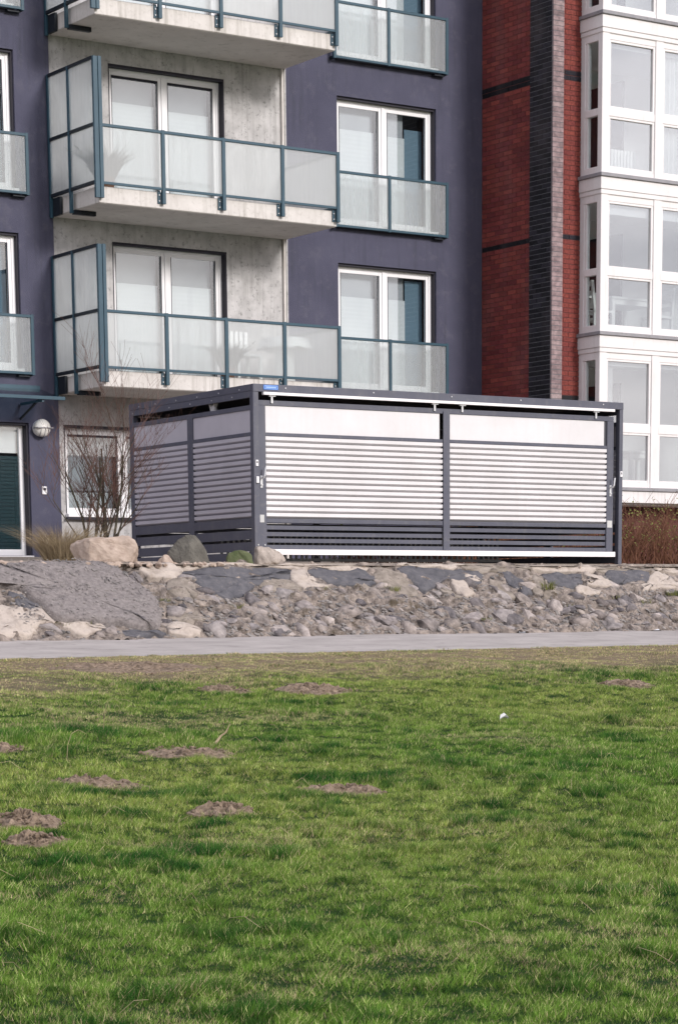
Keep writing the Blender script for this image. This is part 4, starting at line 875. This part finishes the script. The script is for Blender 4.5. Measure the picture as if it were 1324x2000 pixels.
g_new = np.array([.098,.195,.026]); g_deep = np.array([.022,.100,.016]); g_yel = np.array([.315,.335,.09]); g_str = np.array([.45,.37,.22])
k1 = np.clip(tall*.8+(n1(x+9,y)-.55)*.8+(.47-tuft)*1.2, 0, 1)[:,None]; C = g_new*(1-k1)+g_deep*k1  # low tufts coloured deep green, shade of the pits put into colour
k2 = (np.clip((n4(x+5,y+3)-.05)*1.3, 0, 1)*RNG.random(N)*.95)[:,None]*(1-k1); C = C*(1-k2)+g_yel*k2
k3 = (RNG.random(N) < .055+.72*dry)[:,None]; C = np.where(k3, g_str*RNG.uniform(.6,1.15,(N,1)), C); k4 = (RNG.random(N) < .10*(1-k1[:,0]))[:,None]; C = np.where(k4, np.array([.46,.48,.20]), C); C *= RNG.uniform(.58,1.55,(N,1))*(.34+1.32*tuft[:,None])  # blades vary in tone; low tufts darkened further as painted shade
me = fromnp('grass', V, F, M['blades']); vcol(me, 'tint', np.repeat(C, 3, 0))
tag(link('grass', me), 'short uneven green lawn grass with darker tussocks', 'grass', kind='stuff')
st = MB(); rs = random.Random(8)
for k in range(150):                             # loose dry straws
    yy = rs.uniform(6, 21); xx = rs.uniform(.49*yy-.8, .92*yy+.8); zz = float(lawn_z(xx,yy)); an = rs.uniform(0,6.28); L = rs.uniform(.05,.16)
    st.tube([(xx,yy,zz+.02),(xx+L*.5*math.cos(an),yy+L*.5*math.sin(an),zz+.045+rs.random()*.03),(xx+L*math.cos(an),yy+L*math.sin(an),zz+.03+rs.random()*.05)], [.0012,.0012,.0008], 3, False)
tag(st.build('dry_straws', M['straw'], None), 'scattered pale dry straws lying in the grass', 'straw', kind='stuff')
zz = float(lawn_z(8.35,13.73)); o = MB().tube([(0,0,.0),(.05,.01,.05),(.085,.0,.075),(.12,.0,.13)], [.010,.008,.006,.003], 5).build('dry_twig', M['straw'], None); o.location = (8.33,13.73,zz+.01)
tag(o, 'pale dry twig sticking up beside the flat bare soil strip', 'twig')
for i, (x_, y_, hs) in enumerate(((7.9,14.55,.26),(7.55,14.6,.2),(6.95,13.3,.20))):
    zz = float(lawn_z(x_,y_)); s_ = (-1)**i; o = MB().tube([(0,0,0),(.01*s_,0,hs*.5),(.04*s_,0,hs*.85),(.10*s_,.02,hs*.95),(.16*s_,.02,hs*.8)], [.0022,.002,.0018,.0015,.001], 4).build('dead_stalk', M['straw'], None); o.location = (x_,y_,zz)
    tag(o, ['bent dead grass stalk over the dark tussock','dead stalk leaning left of the dark tussock','dead stalk behind the wide flat molehill','short dead stalk left of centre in the far grass'][i], 'stalk', 'dead stalks in the lawn')
zz = float(lawn_z(11.23,14.18)); o = MB().add([(-.045,0,.0),(.0,-.02,.03),(.045,0,.01),(.02,.03,.045),(-.02,.025,.03),(0,0,.012),(-.045,.01,-.01),(.05,.02,-.008)], [(0,1,5),(1,2,5),(2,3,5),(3,4,5),(4,0,5),(0,6,1),(2,7,3)]).build('paper_scrap', M['paper'], None); o.location = (11.23,14.18,zz+.05)
tag(o, 'crumpled pale paper scrap on the right half of the lawn', 'paper')
# far wood on the opposite side, seen only mirrored in the ground-floor panes
fwv = VN(61, 9); fw2 = VN(62, 3); X_ = np.arange(-160, 200, 2.0); mbw = MB(); nz = 6
for xx in X_:
    H_ = 5.5+4.5*float(fwv(xx,3))+1.8*float(fw2(xx,5))
    for j in range(nz): mbw.v.append((xx+random.uniform(-.6,.6), -95+random.uniform(-1.2,1.2)+1.5*j/nz, -2+(H_+2)*j/(nz-1)))
for i in range(len(X_)-1):
    for j in range(nz-1): mbw.f.append((i*nz+j, i*nz+j+1, (i+1)*nz+j+1, (i+1)*nz+j))
n0 = len(mbw.v); mbw.v += [(v[0], v[1]-14, v[2]) for v in mbw.v[:n0]]; mbw.f += [tuple(i+n0 for i in f)[::-1] for f in mbw.f[:]]
tag(mbw.build('far_wood', M['wood_far'], None), 'dark far-off belt of trees opposite the building', 'trees', kind='stuff')
